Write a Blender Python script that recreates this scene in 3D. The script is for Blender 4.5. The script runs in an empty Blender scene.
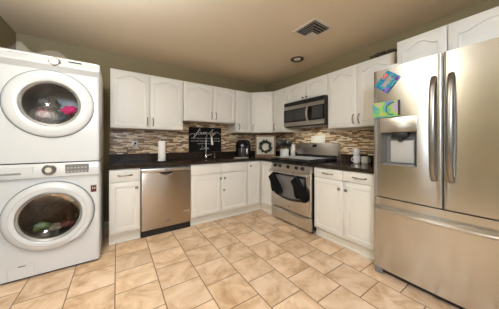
import bpy, bmesh, math, random
from mathutils import Vector, Matrix, noise
PI = math.pi
R_ = math.radians
SC = bpy.context.scene
COL = SC.collection
random.seed(7)

# ---------------------------------------------------------------- camera
cam_d = bpy.data.cameras.new('camera')
cam = bpy.data.objects.new('camera', cam_d)
COL.objects.link(cam)
cam_d.sensor_fit = 'HORIZONTAL'
cam_d.sensor_width = 36.0
cam_d.lens = 36.0 * 195.76 / 499.0
cam_d.shift_y = -(154.5 - 143.2) / 499.0
cam_d.clip_start = 0.02
cam.location = (0.0, 0.0, 1.171)
cam.rotation_euler = (PI / 2, 0, -R_(34.096))
SC.camera = cam

# ---------------------------------------------------------------- world, lights, exposure
SC.view_settings.view_transform = 'Standard'
SC.view_settings.look = 'None'
SC.view_settings.gamma = 1.0
SC.view_settings.use_curve_mapping = False
SC.view_settings.exposure = -0.08
world = bpy.data.worlds.new('daylight')
SC.world = world
world.use_nodes = True
bg = world.node_tree.nodes['Background']
bg.inputs[0].default_value = (0.85, 0.92, 1.0, 1)
bg.inputs[1].default_value = 1.0

def area(name, loc, rot, sx, sy, power, color):
    d = bpy.data.lights.new(name, 'AREA')
    d.shape = 'RECTANGLE'
    d.size, d.size_y = sx, sy
    d.energy = power
    d.color = color
    o = bpy.data.objects.new(name, d)
    o.location = loc
    o.rotation_euler = rot
    COL.objects.link(o)
    return o

def point(name, loc, radius, power, color):
    d = bpy.data.lights.new(name, 'POINT')
    d.shadow_soft_size = radius
    d.energy = power
    d.color = color
    o = bpy.data.objects.new(name, d)
    o.location = loc
    COL.objects.link(o)
    return o

COOL = (0.865, 1.025, 1.30)
area('added_side_light', (-1.10, 1.16, 1.55), (0, -R_(90), 0), 1.20, 0.45, 5, (0.90, 1.0, 1.12))  # unseen source added to put a highlight on the fridge front
area('added_rear_light', (0.75, -4.62, 1.45), (R_(90), 0, 0), 2.50, 1.50, 14, (0.90, 1.0, 1.15))  # unseen source added behind the camera for frontal light
area('added_ceiling_uplight', (-0.52, 1.12, 2.10), (PI, 0, 0), 0.30, 0.30, 98, COOL)  # no lamp stands here; added to bounce light off the ceiling
point('added_fill_glow', (-0.50, -0.95, 2.00), 0.20, 128, COOL)  # added point fill behind the camera, without any lamp around it

# ---------------------------------------------------------------- materials
def new_mat(name):
    m = bpy.data.materials.new(name)
    m.use_nodes = True
    nt = m.node_tree
    return m, nt, nt.nodes['Principled BSDF']

def lk(nt, a, b):
    nt.links.new(a, b)

def coords(nt, scale=(1, 1, 1)):
    tc = nt.nodes.new('ShaderNodeTexCoord')
    mp = nt.nodes.new('ShaderNodeMapping')
    mp.inputs['Scale'].default_value = scale
    lk(nt, tc.outputs['Object'], mp.inputs['Vector'])
    return mp.outputs['Vector']

def plain(name, col, rough=0.5, metal=0.0, var=0.04, nscale=6.0, bump=0.0, bscale=80.0, spec=None, coat=0.0):
    m, nt, b = new_mat(name)
    v = coords(nt)
    n = nt.nodes.new('ShaderNodeTexNoise')
    n.inputs['Scale'].default_value = nscale
    n.inputs['Detail'].default_value = 3
    lk(nt, v, n.inputs['Vector'])
    mx = nt.nodes.new('ShaderNodeMixRGB')
    lk(nt, n.outputs['Fac'], mx.inputs['Fac'])
    mx.inputs[1].default_value = (*[c * (1 - var) for c in col], 1)
    mx.inputs[2].default_value = (*[min(1, c * (1 + var)) for c in col], 1)
    lk(nt, mx.outputs[0], b.inputs['Base Color'])
    b.inputs['Roughness'].default_value = rough
    b.inputs['Metallic'].default_value = metal
    if spec is not None:
        b.inputs['Specular IOR Level'].default_value = spec
    if coat:
        b.inputs['Coat Weight'].default_value = coat
    if bump:
        n2 = nt.nodes.new('ShaderNodeTexNoise')
        n2.inputs['Scale'].default_value = bscale
        lk(nt, v, n2.inputs['Vector'])
        bp = nt.nodes.new('ShaderNodeBump')
        bp.inputs['Strength'].default_value = bump
        bp.inputs['Distance'].default_value = 0.01
        lk(nt, n2.outputs['Fac'], bp.inputs['Height'])
        lk(nt, bp.outputs['Normal'], b.inputs['Normal'])
    return m

def brushed(name, col, rough=0.3, aniso=0.7, stretch=(2.5, 2.5, 420)):
    m, nt, b = new_mat(name)
    v = coords(nt, stretch)
    n = nt.nodes.new('ShaderNodeTexNoise')
    n.inputs['Scale'].default_value = 2.0
    n.inputs['Detail'].default_value = 4
    lk(nt, v, n.inputs['Vector'])
    mx = nt.nodes.new('ShaderNodeMixRGB')
    lk(nt, n.outputs['Fac'], mx.inputs['Fac'])
    mx.inputs[1].default_value = (*[c * 0.985 for c in col], 1)
    mx.inputs[2].default_value = (*[min(1, c * 1.025) for c in col], 1)
    lk(nt, mx.outputs[0], b.inputs['Base Color'])
    b.inputs['Metallic'].default_value = 1.0
    mr = nt.nodes.new('ShaderNodeMapRange')
    mr.inputs['To Min'].default_value = rough - 0.006
    mr.inputs['To Max'].default_value = rough + 0.006
    lk(nt, n.outputs['Fac'], mr.inputs['Value'])
    lk(nt, mr.outputs['Result'], b.inputs['Roughness'])
    b.inputs['Anisotropic'].default_value = aniso
    tg = nt.nodes.new('ShaderNodeCombineXYZ')      # brushed across, so highlights run up and down
    tg.inputs[0].default_value = 0.02
    tg.inputs[2].default_value = 1.0
    lk(nt, tg.outputs[0], b.inputs['Tangent'])
    return m

def ramp(nt, stops, const=True):
    r = nt.nodes.new('ShaderNodeValToRGB')
    cr = r.color_ramp
    cr.interpolation = 'CONSTANT' if const else 'LINEAR'
    while len(cr.elements) < len(stops):
        cr.elements.new(0.5)
    for e, (p, c) in zip(cr.elements, stops):
        e.position = p
        e.color = (*c, 1)
    return r

def swizzle(nt, order):
    """object coordinates re-ordered so that a brick pattern lies in the wanted plane"""
    tc = nt.nodes.new('ShaderNodeTexCoord')
    sp = nt.nodes.new('ShaderNodeSeparateXYZ')
    cb = nt.nodes.new('ShaderNodeCombineXYZ')
    lk(nt, tc.outputs['Object'], sp.inputs[0])
    for i, ax in enumerate(order):
        lk(nt, sp.outputs['XYZ'.index(ax)], cb.inputs[i])
    return cb.outputs[0], tc.outputs['Object']

def floor_mat():
    m, nt, b = new_mat('travertine_floor_tile')
    v, ob = swizzle(nt, 'YX')
    mp = nt.nodes.new('ShaderNodeMapping')
    mp.inputs['Location'].default_value = (-1.372, -0.603, 0)
    lk(nt, v, mp.inputs['Vector'])
    def brick(c1, c2, mo):
        t = nt.nodes.new('ShaderNodeTexBrick')
        t.offset = 0.5
        t.inputs['Scale'].default_value = 1.0
        t.inputs['Brick Width'].default_value = 0.306
        t.inputs['Row Height'].default_value = 0.308
        t.inputs['Mortar Size'].default_value = 0.0042
        t.inputs['Mortar Smooth'].default_value = 0.3
        t.inputs['Color1'].default_value = (*c1, 1)
        t.inputs['Color2'].default_value = (*c2, 1)
        t.inputs['Mortar'].default_value = (*mo, 1)
        lk(nt, mp.outputs[0], t.inputs['Vector'])
        return t
    rnd = brick((0, 0, 0), (1, 1, 1), (0.5, 0.5, 0.5))
    # per-tile offset of the stone clouding
    add = nt.nodes.new('ShaderNodeVectorMath')
    add.operation = 'MULTIPLY_ADD'
    lk(nt, rnd.outputs['Color'], add.inputs[0])
    add.inputs[1].default_value = (7, 13, 5)
    lk(nt, ob, add.inputs[2])
    n1 = nt.nodes.new('ShaderNodeTexNoise')
    n1.inputs['Scale'].default_value = 4.5
    n1.inputs['Detail'].default_value = 6
    n1.inputs['Roughness'].default_value = 0.62
    n1.inputs['Distortion'].default_value = 0.8
    lk(nt, add.outputs[0], n1.inputs['Vector'])
    r1 = ramp(nt, [(0.32, (0.52, 0.315, 0.17)), (0.47, (0.73, 0.52, 0.335)), (0.58, (0.83, 0.64, 0.47)), (0.72, (0.89, 0.72, 0.55))], False)
    lk(nt, n1.outputs['Fac'], r1.inputs[0])
    tint = nt.nodes.new('ShaderNodeMixRGB')
    tint.blend_type = 'MULTIPLY'
    tint.inputs[0].default_value = 1.0
    lk(nt, r1.outputs[0], tint.inputs[1])
    r2 = ramp(nt, [(0.0, (0.90, 0.875, 0.85)), (1.0, (1.05, 1.04, 1.02))], False)
    lk(nt, rnd.outputs['Color'], r2.inputs[0])
    lk(nt, r2.outputs[0], tint.inputs[2])
    gm = nt.nodes.new('ShaderNodeMixRGB')
    lk(nt, rnd.outputs['Fac'], gm.inputs[0])
    lk(nt, tint.outputs[0], gm.inputs[1])
    gm.inputs[2].default_value = (0.19, 0.105, 0.052, 1)
    lk(nt, gm.outputs[0], b.inputs['Base Color'])
    b.inputs['Roughness'].default_value = 0.42
    bp = nt.nodes.new('ShaderNodeBump')
    bp.invert = True
    bp.inputs['Strength'].default_value = 0.5
    bp.inputs['Distance'].default_value = 0.004
    lk(nt, rnd.outputs['Fac'], bp.inputs['Height'])
    lk(nt, bp.outputs['Normal'], b.inputs['Normal'])
    return m

def mosaic_mat(name, order):
    m, nt, b = new_mat(name)
    v, ob = swizzle(nt, order)
    t = nt.nodes.new('ShaderNodeTexBrick')
    t.offset = 0.37
    t.offset_frequency = 3
    t.squash = 0.6
    t.squash_frequency = 2
    t.inputs['Scale'].default_value = 1.0
    t.inputs['Brick Width'].default_value = 0.115
    t.inputs['Row Height'].default_value = 0.0175
    t.inputs['Mortar Size'].default_value = 0.0012
    t.inputs['Bias'].default_value = 0.0
    t.inputs['Color1'].default_value = (0, 0, 0, 1)
    t.inputs['Color2'].default_value = (1, 1, 1, 1)
    t.inputs['Mortar'].default_value = (0.5, 0.5, 0.5, 1)
    lk(nt, v, t.inputs['Vector'])
    r = ramp(nt, [(0.0, (0.17, 0.085, 0.038)), (0.17, (0.80, 0.62, 0.39)), (0.36, (0.24, 0.12, 0.045)),
                  (0.50, (0.86, 0.72, 0.50)), (0.66, (0.44, 0.26, 0.115)), (0.79, (0.66, 0.48, 0.28)), (0.91, (0.24, 0.13, 0.06))])
    lk(nt, t.outputs['Color'], r.inputs[0])
    gm = nt.nodes.new('ShaderNodeMixRGB')
    lk(nt, t.outputs['Fac'], gm.inputs[0])
    lk(nt, r.outputs[0], gm.inputs[1])
    gm.inputs[2].default_value = (0.50, 0.40, 0.28, 1)
    lk(nt, gm.outputs[0], b.inputs['Base Color'])
    b.inputs['Roughness'].default_value = 0.28
    return m

def granite_mat():
    m, nt, b = new_mat('dark_brown_granite')
    v = coords(nt)
    n = nt.nodes.new('ShaderNodeTexVoronoi')
    n.inputs['Scale'].default_value = 140
    lk(nt, v, n.inputs['Vector'])
    n2 = nt.nodes.new('ShaderNodeTexNoise')
    n2.inputs['Scale'].default_value = 60
    n2.inputs['Detail'].default_value = 4
    lk(nt, v, n2.inputs['Vector'])
    r1 = ramp(nt, [(0.0, (0.012, 0.008, 0.005)), (0.50, (0.020, 0.013, 0.009)), (0.60, (0.055, 0.034, 0.020)), (0.72, (0.12, 0.08, 0.05))], False)
    lk(nt, n2.outputs['Fac'], r1.inputs[0])
    mx = nt.nodes.new('ShaderNodeMixRGB')
    mx.blend_type = 'MIX'
    r2 = ramp(nt, [(0.0, (0, 0, 0)), (0.86, (0, 0, 0)), (0.93, (0.6, 0.6, 0.6))], False)
    lk(nt, n.outputs['Color'], r2.inputs[0])
    lk(nt, r2.outputs[0], mx.inputs[0])
    lk(nt, r1.outputs[0], mx.inputs[1])
    mx.inputs[2].default_value = (0.17, 0.12, 0.085, 1)
    lk(nt, mx.outputs[0], b.inputs['Base Color'])
    b.inputs['Roughness'].default_value = 0.16
    b.inputs['Specular IOR Level'].default_value = 0.3
    return m

def thin_glass(name, tint=(1, 1, 1), rough=0.02, ior=1.45):
    m, nt, b = new_mat(name)
    nt.nodes.remove(b)
    out = nt.nodes['Material Output']
    tr = nt.nodes.new('ShaderNodeBsdfTransparent')
    n = nt.nodes.new('ShaderNodeTexNoise')
    n.inputs['Scale'].default_value = 3
    mx0 = nt.nodes.new('ShaderNodeMixRGB')
    lk(nt, n.outputs['Fac'], mx0.inputs[0])
    mx0.inputs[1].default_value = (*tint, 1)
    mx0.inputs[2].default_value = (*[t * 0.96 for t in tint], 1)
    lk(nt, mx0.outputs[0], tr.inputs[0])
    gl = nt.nodes.new('ShaderNodeBsdfGlossy')
    gl.inputs['Roughness'].default_value = rough
    fr = nt.nodes.new('ShaderNodeFresnel')
    fr.inputs['IOR'].default_value = ior
    mx = nt.nodes.new('ShaderNodeMixShader')
    lk(nt, fr.outputs[0], mx.inputs[0])
    lk(nt, tr.outputs[0], mx.inputs[1])
    lk(nt, gl.outputs[0], mx.inputs[2])
    lk(nt, mx.outputs[0], out.inputs['Surface'])
    return m

def film_mat():
    m, nt, b = new_mat('clear_plastic_film')
    nt.nodes.remove(b)
    out = nt.nodes['Material Output']
    tr = nt.nodes.new('ShaderNodeBsdfTransparent')
    d = nt.nodes.new('ShaderNodeBsdfPrincipled')
    d.inputs['Base Color'].default_value = (0.86, 0.84, 0.78, 1)
    d.inputs['Roughness'].default_value = 0.15
    n = nt.nodes.new('ShaderNodeTexNoise')
    n.inputs['Scale'].default_value = 22
    mr = nt.nodes.new('ShaderNodeMapRange')
    mr.inputs['To Min'].default_value = 0.02
    mr.inputs['To Max'].default_value = 0.22
    lk(nt, n.outputs['Fac'], mr.inputs['Value'])
    mx = nt.nodes.new('ShaderNodeMixShader')
    lk(nt, mr.outputs['Result'], mx.inputs[0])
    lk(nt, tr.outputs[0], mx.inputs[1])
    lk(nt, d.outputs[0], mx.inputs[2])
    lk(nt, mx.outputs[0], out.inputs['Surface'])
    return m

def patchwork(name, cols, scale, seed=0.0):
    """bright printed colours in irregular patches"""
    m, nt, b = new_mat(name)
    tc = nt.nodes.new('ShaderNodeTexCoord')
    mp = nt.nodes.new('ShaderNodeMapping')
    mp.inputs['Location'].default_value = (seed, seed * 2, seed)
    lk(nt, tc.outputs['Object'], mp.inputs['Vector'])
    n = nt.nodes.new('ShaderNodeTexNoise')
    n.inputs['Scale'].default_value = scale
    n.inputs['Detail'].default_value = 1
    lk(nt, mp.outputs[0], n.inputs['Vector'])
    k = len(cols)
    r = ramp(nt, [(0.30 + 0.42 * i / k, c) for i, c in enumerate(cols)], False)
    lk(nt, n.outputs['Fac'], r.inputs[0])
    lk(nt, r.outputs[0], b.inputs['Base Color'])
    b.inputs['Roughness'].default_value = 0.45
    b.inputs['Specular IOR Level'].default_value = 0.2
    return m

M = {}
M['wall'] = plain('olive_wall_paint', (0.252, 0.193, 0.092), 0.75, var=0.03, bump=0.08, bscale=160)
M['ceiling'] = plain('tan_ceiling_paint', (0.71, 0.585, 0.405), 0.85, var=0.02, bump=0.06, bscale=120)
M['floor'] = floor_mat()
M['mosaic_back'] = mosaic_mat('mosaic_strip_tile_back', 'XZ')
M['mosaic_right'] = mosaic_mat('mosaic_strip_tile_right', 'YZ')
M['granite'] = granite_mat()
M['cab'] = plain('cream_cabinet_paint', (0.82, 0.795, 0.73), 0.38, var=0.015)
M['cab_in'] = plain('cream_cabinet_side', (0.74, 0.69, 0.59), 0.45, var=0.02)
M['trimwhite'] = plain('off_white_trim', (0.72, 0.67, 0.57), 0.45)
M['pewter'] = plain('pewter_pull', (0.34, 0.295, 0.24), 0.30, 1.0, var=0.05)
M['bezelgrey'] = plain('grey_bezel', (0.36, 0.355, 0.345), 0.35, 0.4)
M['recess'] = plain('grey_recess', (0.17, 0.165, 0.155), 0.4)
M['paddle'] = plain('grey_paddle', (0.46, 0.45, 0.42), 0.4)
M['steel_handle'] = plain('dark_satin_steel', (0.30, 0.28, 0.25), 0.30, 1.0)
M['chrome'] = plain('chrome', (0.75, 0.74, 0.72), 0.12, 1.0, var=0.02)
M['steel'] = brushed('brushed_steel', (0.64, 0.61, 0.56), 0.30, 0.7)
M['steel_trim'] = brushed('brushed_steel_trim', (0.46, 0.43, 0.385), 0.32, 0.7)
M['steel_dw'] = brushed('brushed_steel_warm', (0.43, 0.36, 0.285), 0.28, 0.85)
M['steel_fridge'] = brushed('brushed_steel_fridge', (0.605, 0.60, 0.585), 0.20, 0.90)
M['steel_plain'] = plain('satin_steel', (0.62, 0.59, 0.54), 0.28, 1.0)
M['black'] = plain('black_plastic', (0.012, 0.011, 0.011), 0.35)
M['blackgloss'] = plain('black_gloss', (0.008, 0.007, 0.007), 0.12, spec=0.25)
M['blackglass'] = plain('black_oven_glass', (0.013, 0.012, 0.012), 0.06, coat=0.3)
M['ovenglass'] = plain('grey_oven_window', (0.135, 0.13, 0.13), 0.30, var=0.25, nscale=18)
M['appl'] = plain('white_enamel', (0.70, 0.715, 0.715), 0.22, var=0.01, coat=0.2)
M['applgrey'] = plain('pale_grey_plastic', (0.55, 0.54, 0.51), 0.35)
M['greyplastic'] = plain('mid_grey_plastic', (0.20, 0.20, 0.20), 0.35)
M['dispgrey'] = plain('grey_display', (0.20, 0.195, 0.185), 0.25, var=0.1, nscale=40)
M['rubber'] = plain('grey_rubber', (0.12, 0.12, 0.12), 0.6)
M['drum'] = plain('drum_steel', (0.72, 0.71, 0.69), 0.42, 0.45, var=0.1, nscale=40)
M['doorglass'] = thin_glass('door_glass', (0.74, 0.74, 0.73), 0.03, 1.5)
M['doorglass_dark'] = thin_glass('dark_door_glass', (0.52, 0.47, 0.41), 0.03, 1.5)
M['film'] = film_mat()
M['white'] = plain('white_ceramic', (0.83, 0.81, 0.77), 0.18)
M['paper'] = plain('white_paper', (0.84, 0.82, 0.77), 0.9, bump=0.25, bscale=120)
M['blackboard'] = plain('black_board', (0.010, 0.009, 0.008), 0.7, spec=0.15)
M['chalk'] = plain('white_lettering', (0.75, 0.73, 0.69), 0.7)
M['wood'] = plain('brown_wood_frame', (0.22, 0.115, 0.055), 0.55, var=0.25, nscale=30)
M['wooddark'] = plain('whitewashed_board', (0.70, 0.64, 0.54), 0.7, var=0.08, nscale=20)
M['leaf'] = plain('dark_green_leaf', (0.030, 0.045, 0.018), 0.6, var=0.4, nscale=30)
M['leafdry'] = plain('olive_brown_leaf', (0.12, 0.10, 0.04), 0.7, var=0.4, nscale=30)
M['pine'] = plain('dark_brown_pinecone', (0.06, 0.03, 0.016), 0.7, var=0.3, nscale=40)
M['bronzegrey'] = plain('warm_grey_metal', (0.3, 0.27, 0.22), 0.3, 1.0)
M['mitt'] = plain('black_quilted_cotton', (0.007, 0.0065, 0.007), 0.9, var=0.3, nscale=60, bump=0.5, bscale=70, spec=0.1)
M['ventwhite'] = plain('tan_white_metal', (0.66, 0.57, 0.45), 0.5)
M['ventdark'] = plain('dark_duct', (0.03, 0.025, 0.02), 0.7)
M['bronze'] = plain('bronze_ring', (0.15, 0.10, 0.065), 0.4, 0.5)
M['bulb'] = plain('frosted_bulb', (0.62, 0.57, 0.48), 0.3)
M['plate'] = plain('ivory_plate', (0.74, 0.70, 0.60), 0.35)
M['greycover'] = plain('pale_grey_cover', (0.80, 0.80, 0.78), 0.45, 0.0, var=0.1, nscale=10)
M['redsticker'] = plain('dark_red_sticker', (0.09, 0.010, 0.012), 0.5)
M['green_cloth'] = plain('green_cloth', (0.36, 0.58, 0.20), 0.9, var=0.2, nscale=20)
M['pink_cloth'] = plain('hot_pink_cloth', (0.85, 0.035, 0.24), 0.8, var=0.15, nscale=20)
M['rose_cloth'] = plain('rose_cloth', (0.42, 0.17, 0.19), 0.9, var=0.2, nscale=20)
M['grey_cloth'] = plain('slate_cloth', (0.13, 0.15, 0.18), 0.9, var=0.3, nscale=20)
M['beige_cloth'] = plain('beige_cloth', (0.52, 0.45, 0.34), 0.9, var=0.2, nscale=20)
M['white_cloth'] = plain('white_cloth', (0.72, 0.70, 0.68), 0.9, var=0.1, nscale=20)
M['brown_cloth'] = plain('brown_cloth', (0.17, 0.11, 0.07), 0.9, var=0.3, nscale=20)
M['frameprint'] = patchwork('bright_frame_print', [(0.02, 0.08, 0.28), (0.01, 0.17, 0.34), (0.02, 0.32, 0.42), (0.01, 0.14, 0.24), (0.12, 0.42, 0.46), (0.12, 0.03, 0.30)], 22)
M['artprint'] = patchwork('rainbow_print', [(0.40, 0.14, 0.45), (0.14, 0.26, 0.55), (0.12, 0.42, 0.24), (0.26, 0.50, 0.10), (0.50, 0.42, 0.12), (0.42, 0.34, 0.50)], 13, 3.1)
M['photo'] = plain('photo_paper', (0.30, 0.27, 0.24), 0.35, var=0.3, nscale=20)
M['redprint'] = plain('red_print', (0.75, 0.10, 0.07), 0.4)
M['purpleprint'] = plain('purple_print', (0.24, 0.07, 0.50), 0.4)

# ---------------------------------------------------------------- mesh helpers
def box(bm, x0, x1, y0, y1, z0, z1, bev=0.0, seg=2, mtx=None):
    t = bmesh.new()
    bmesh.ops.create_cube(t, size=1.0)
    for v in t.verts:
        v.co = Vector(((x0 + x1) / 2 + v.co.x * (x1 - x0), (y0 + y1) / 2 + v.co.y * (y1 - y0), (z0 + z1) / 2 + v.co.z * (z1 - z0)))
    if bev > 0:
        bmesh.ops.bevel(t, geom=t.edges[:], offset=bev, segments=seg, profile=0.5, affect='EDGES')
    merge(bm, t, mtx)

def merge(bm, t, mtx=None):
    if mtx is not None:
        bmesh.ops.transform(t, matrix=mtx, verts=t.verts)
    me = bpy.data.meshes.new('tmp')
    t.to_mesh(me)
    t.free()
    bm.from_mesh(me)
    bpy.data.meshes.remove(me)

def tube(bm, pts, r, seg=10, caps=True, rx=None):
    pts = [Vector(p) for p in pts]
    n = len(pts)
    rr = r if isinstance(r, (list, tuple)) else [r] * n
    up = Vector((0, 0, 1))
    d0 = (pts[1] - pts[0]).normalized()
    if abs(d0.z) > 0.9:
        up = Vector((1, 0, 0))
    rings = []
    for i in range(n):
        d = ((pts[min(i + 1, n - 1)] - pts[max(i - 1, 0)])).normalized()
        a = d.cross(up)
        if a.length < 1e-4:
            a = d.cross(Vector((0, 1, 0)))
        a.normalize()
        b = a.cross(d).normalized()
        up = b
        k = rx if rx else 1.0
        rings.append([bm.verts.new(pts[i] + a * math.cos(2 * PI * j / seg) * rr[i] * k + b * math.sin(2 * PI * j / seg) * rr[i]) for j in range(seg)])
    for i in range(n - 1):
        for j in range(seg):
            bm.faces.new((rings[i][j], rings[i][(j + 1) % seg], rings[i + 1][(j + 1) % seg], rings[i + 1][j]))
    if caps:
        bm.faces.new(rings[0][::-1])
        bm.faces.new(rings[-1])

def lathe(bm, prof, c=(0, 0, 0), axis='Z', seg=32, close=False):
    """prof: list of (radius, height along the axis)"""
    c = Vector(c)
    def P(r, h, a):
        u, w = r * math.cos(a), r * math.sin(a)
        if axis == 'Z':
            return c + Vector((u, w, h))
        if axis == 'Y':
            return c + Vector((u, h, w))
        return c + Vector((h, u, w))
    rings = []
    for r, h in prof:
        if r < 1e-6:
            rings.append([bm.verts.new(P(0, h, 0))])
        else:
            rings.append([bm.verts.new(P(r, h, 2 * PI * j / seg)) for j in range(seg)])
    rng = list(range(len(rings) - 1))
    pairs = [(rings[i], rings[i + 1]) for i in rng]
    if close:
        pairs.append((rings[-1], rings[0]))
    for A, B in pairs:
        for j in range(seg):
            k = (j + 1) % seg
            if len(A) == 1 and len(B) == 1:
                continue
            if len(A) == 1:
                bm.faces.new((A[0], B[k], B[j]))
            elif len(B) == 1:
                bm.faces.new((A[j], A[k], B[0]))
            else:
                bm.faces.new((A[j], A[k], B[k], B[j]))

def prism(bm, outline, y0, y1):
    """outline: list of (x, z); extruded along y"""
    A = [bm.verts.new((x, y0, z)) for x, z in outline]
    B = [bm.verts.new((x, y1, z)) for x, z in outline]
    n = len(A)
    for i in range(n):
        j = (i + 1) % n
        bm.faces.new((A[i], A[j], B[j], B[i]))
    bm.faces.new(A[::-1])
    bm.faces.new(B)

def obj(name, bm, mat, parent=None, angle=35, flat=False):
    me = bpy.data.meshes.new(name)
    bmesh.ops.recalc_face_normals(bm, faces=bm.faces[:])
    bm.to_mesh(me)
    bm.free()
    me.materials.append(M[mat])
    if not flat:
        for p in me.polygons:
            p.use_smooth = True
        me.set_sharp_from_angle(angle=R_(angle))
    o = bpy.data.objects.new(name, me)
    COL.objects.link(o)
    if parent:
        o.parent = parent
    return o

def boxobj(name, b, mat, parent=None, bev=0.0, seg=2):
    bm = bmesh.new()
    box(bm, *b, bev, seg)
    return obj(name, bm, mat, parent)

def tag(o, label, cat, group=None):
    o['label'] = label
    o['category'] = cat
    if group:
        o['group'] = group
    return o

def thing(name, label, cat, loc=(0, 0, 0), rotz=0.0, group=None):
    o = bpy.data.objects.new(name, None)
    o.empty_display_size = 0.1
    COL.objects.link(o)
    o.location = loc
    o.rotation_euler = (0, 0, rotz)
    return tag(o, label, cat, group)

def struct(o, label=None, cat=None):
    o['kind'] = 'structure'
    if label:
        o['label'] = label
    if cat:
        o['category'] = cat
    return o

def setmat(o, label):
    o['label'] = label
    return o

def text_mesh(txt, size, mtx, shear=0.0, depth=0.001, align='CENTER', spacing=1.0):
    cu = bpy.data.curves.new('txt', 'FONT')
    cu.body = txt
    cu.size = size
    cu.shear = shear
    cu.extrude = depth
    cu.align_x = align
    cu.align_y = 'CENTER'
    cu.space_character = spacing
    cu.resolution_u = 3
    o = bpy.data.objects.new('txt', cu)
    COL.objects.link(o)
    dg = bpy.context.evaluated_depsgraph_get()
    me = bpy.data.meshes.new_from_object(o.evaluated_get(dg))
    bm = bmesh.new()
    bm.from_mesh(me)
    bmesh.ops.transform(bm, matrix=mtx, verts=bm.verts)
    bpy.data.objects.remove(o)
    bpy.data.curves.remove(cu)
    bpy.data.meshes.remove(me)
    return bm

FRONT = Matrix.Rotation(PI / 2, 4, 'X')     # text in the xz plane, read from -y

# ---------------------------------------------------------------- dimensions of the room
YB, XR, XL, ZC, YR = 3.356, 2.710, -0.9575, 2.435, -4.50
XW0, XW1 = XL, XR
TH = 0.12

# ---------------------------------------------------------------- room shell
def slab(name, b, mat):
    return struct(boxobj(name, b, mat))

slab('floor', (XL - TH, XR + TH, YR - TH, YB + TH, -0.10, 0.0), 'floor')
slab('ceiling', (XL - TH, XR + TH, YR - TH, YB + TH, ZC, ZC + 0.10), 'ceiling')
slab('wall_back', (XL - TH, XR + TH, YB, YB + TH, 0, ZC), 'wall')
slab('wall_right', (XR, XR + TH, YR, YB, 0, ZC), 'wall')
# left wall with an opening for the added side window, y 0.92..1.40, z 0.95..2.15
bm = bmesh.new()
WY0, WY1, WZ0, WZ1 = 0.92, 1.40, 0.95, 2.15
box(bm, XL - TH, XL, YR, WY0, 0, ZC)
box(bm, XL - TH, XL, WY1, YB, 0, ZC)
box(bm, XL - TH, XL, WY0, WY1, 0, WZ0)
box(bm, XL - TH, XL, WY0, WY1, WZ1, ZC)
struct(obj('wall_left', bm, 'wall'))
# rear wall with a wide opening for the added rear window
bm = bmesh.new()
RX0, RX1, RZ0, RZ1 = -0.50, 2.00, 0.70, 2.20
box(bm, XL - TH, RX0, YR - TH, YR, 0, ZC)
box(bm, RX1, XR + TH, YR - TH, YR, 0, ZC)
box(bm, RX0, RX1, YR - TH, YR, 0, RZ0)
box(bm, RX0, RX1, YR - TH, YR, RZ1, ZC)
struct(obj('wall_rear', bm, 'wall'))

def window(name, horizontal, a0, a1, z0, z1, c0, c1):
    bm = bmesh.new()
    def bar(p0, p1, q0, q1):
        if horizontal:
            box(bm, p0, p1, c0, c1, q0, q1, 0.004, 1)
        else:
            box(bm, c0, c1, p0, p1, q0, q1, 0.004, 1)
    w = 0.05
    bar(a0, a0 + w, z0, z1)
    bar(a1 - w, a1, z0, z1)
    bar(a0, a1, z0, z0 + w)
    bar(a0, a1, z1 - w, z1)
    m = (a0 + a1) / 2
    bar(m - 0.02, m + 0.02, z0, z1)
    return struct(obj(name, bm, 'trimwhite'))

window('added_window_1', False, WY0, WY1, WZ0, WZ1, XL - 0.07, XL - 0.03)  # unseen window, added as a setting for the side light
window('added_window_2', True, RX0, RX1, RZ0, RZ1, YR - 0.07, YR - 0.03)  # unseen window, added as a setting for the rear light
struct(boxobj('baseboard_back', (XL, -0.085, YB - 0.014, YB, 0, 0.09), 'trimwhite', None, 0.003, 1))
struct(boxobj('baseboard_left', (XL, XL + 0.014, YR, YB, 0, 0.09), 'trimwhite', None, 0.003, 1))

# mosaic tile backsplash on both walls (stops at the underside of the cabinets)
bm = bmesh.new()
box(bm, -0.085, 0.842, YB - 0.010, YB, 1.016, 1.365)
box(bm, 0.842, 1.763, YB - 0.010, YB, 1.016, 1.52)
box(bm, 1.763, XR, YB - 0.010, YB, 1.016, 1.365)
struct(obj('trim_1', bm, 'mosaic_back'), 'brown and cream mosaic strip backsplash on the sink wall', 'backsplash')
bm = bmesh.new()
box(bm, XR - 0.010, XR, 2.387, YB - 0.010, 1.016, 1.365)
box(bm, XR - 0.010, XR, 1.615, 2.387, 0.90, 1.425)
box(bm, XR - 0.010, XR, 0.80, 1.615, 1.016, 1.365)
struct(obj('trim_2', bm, 'mosaic_right'), 'brown and cream mosaic strip backsplash on the range wall', 'backsplash')

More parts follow.
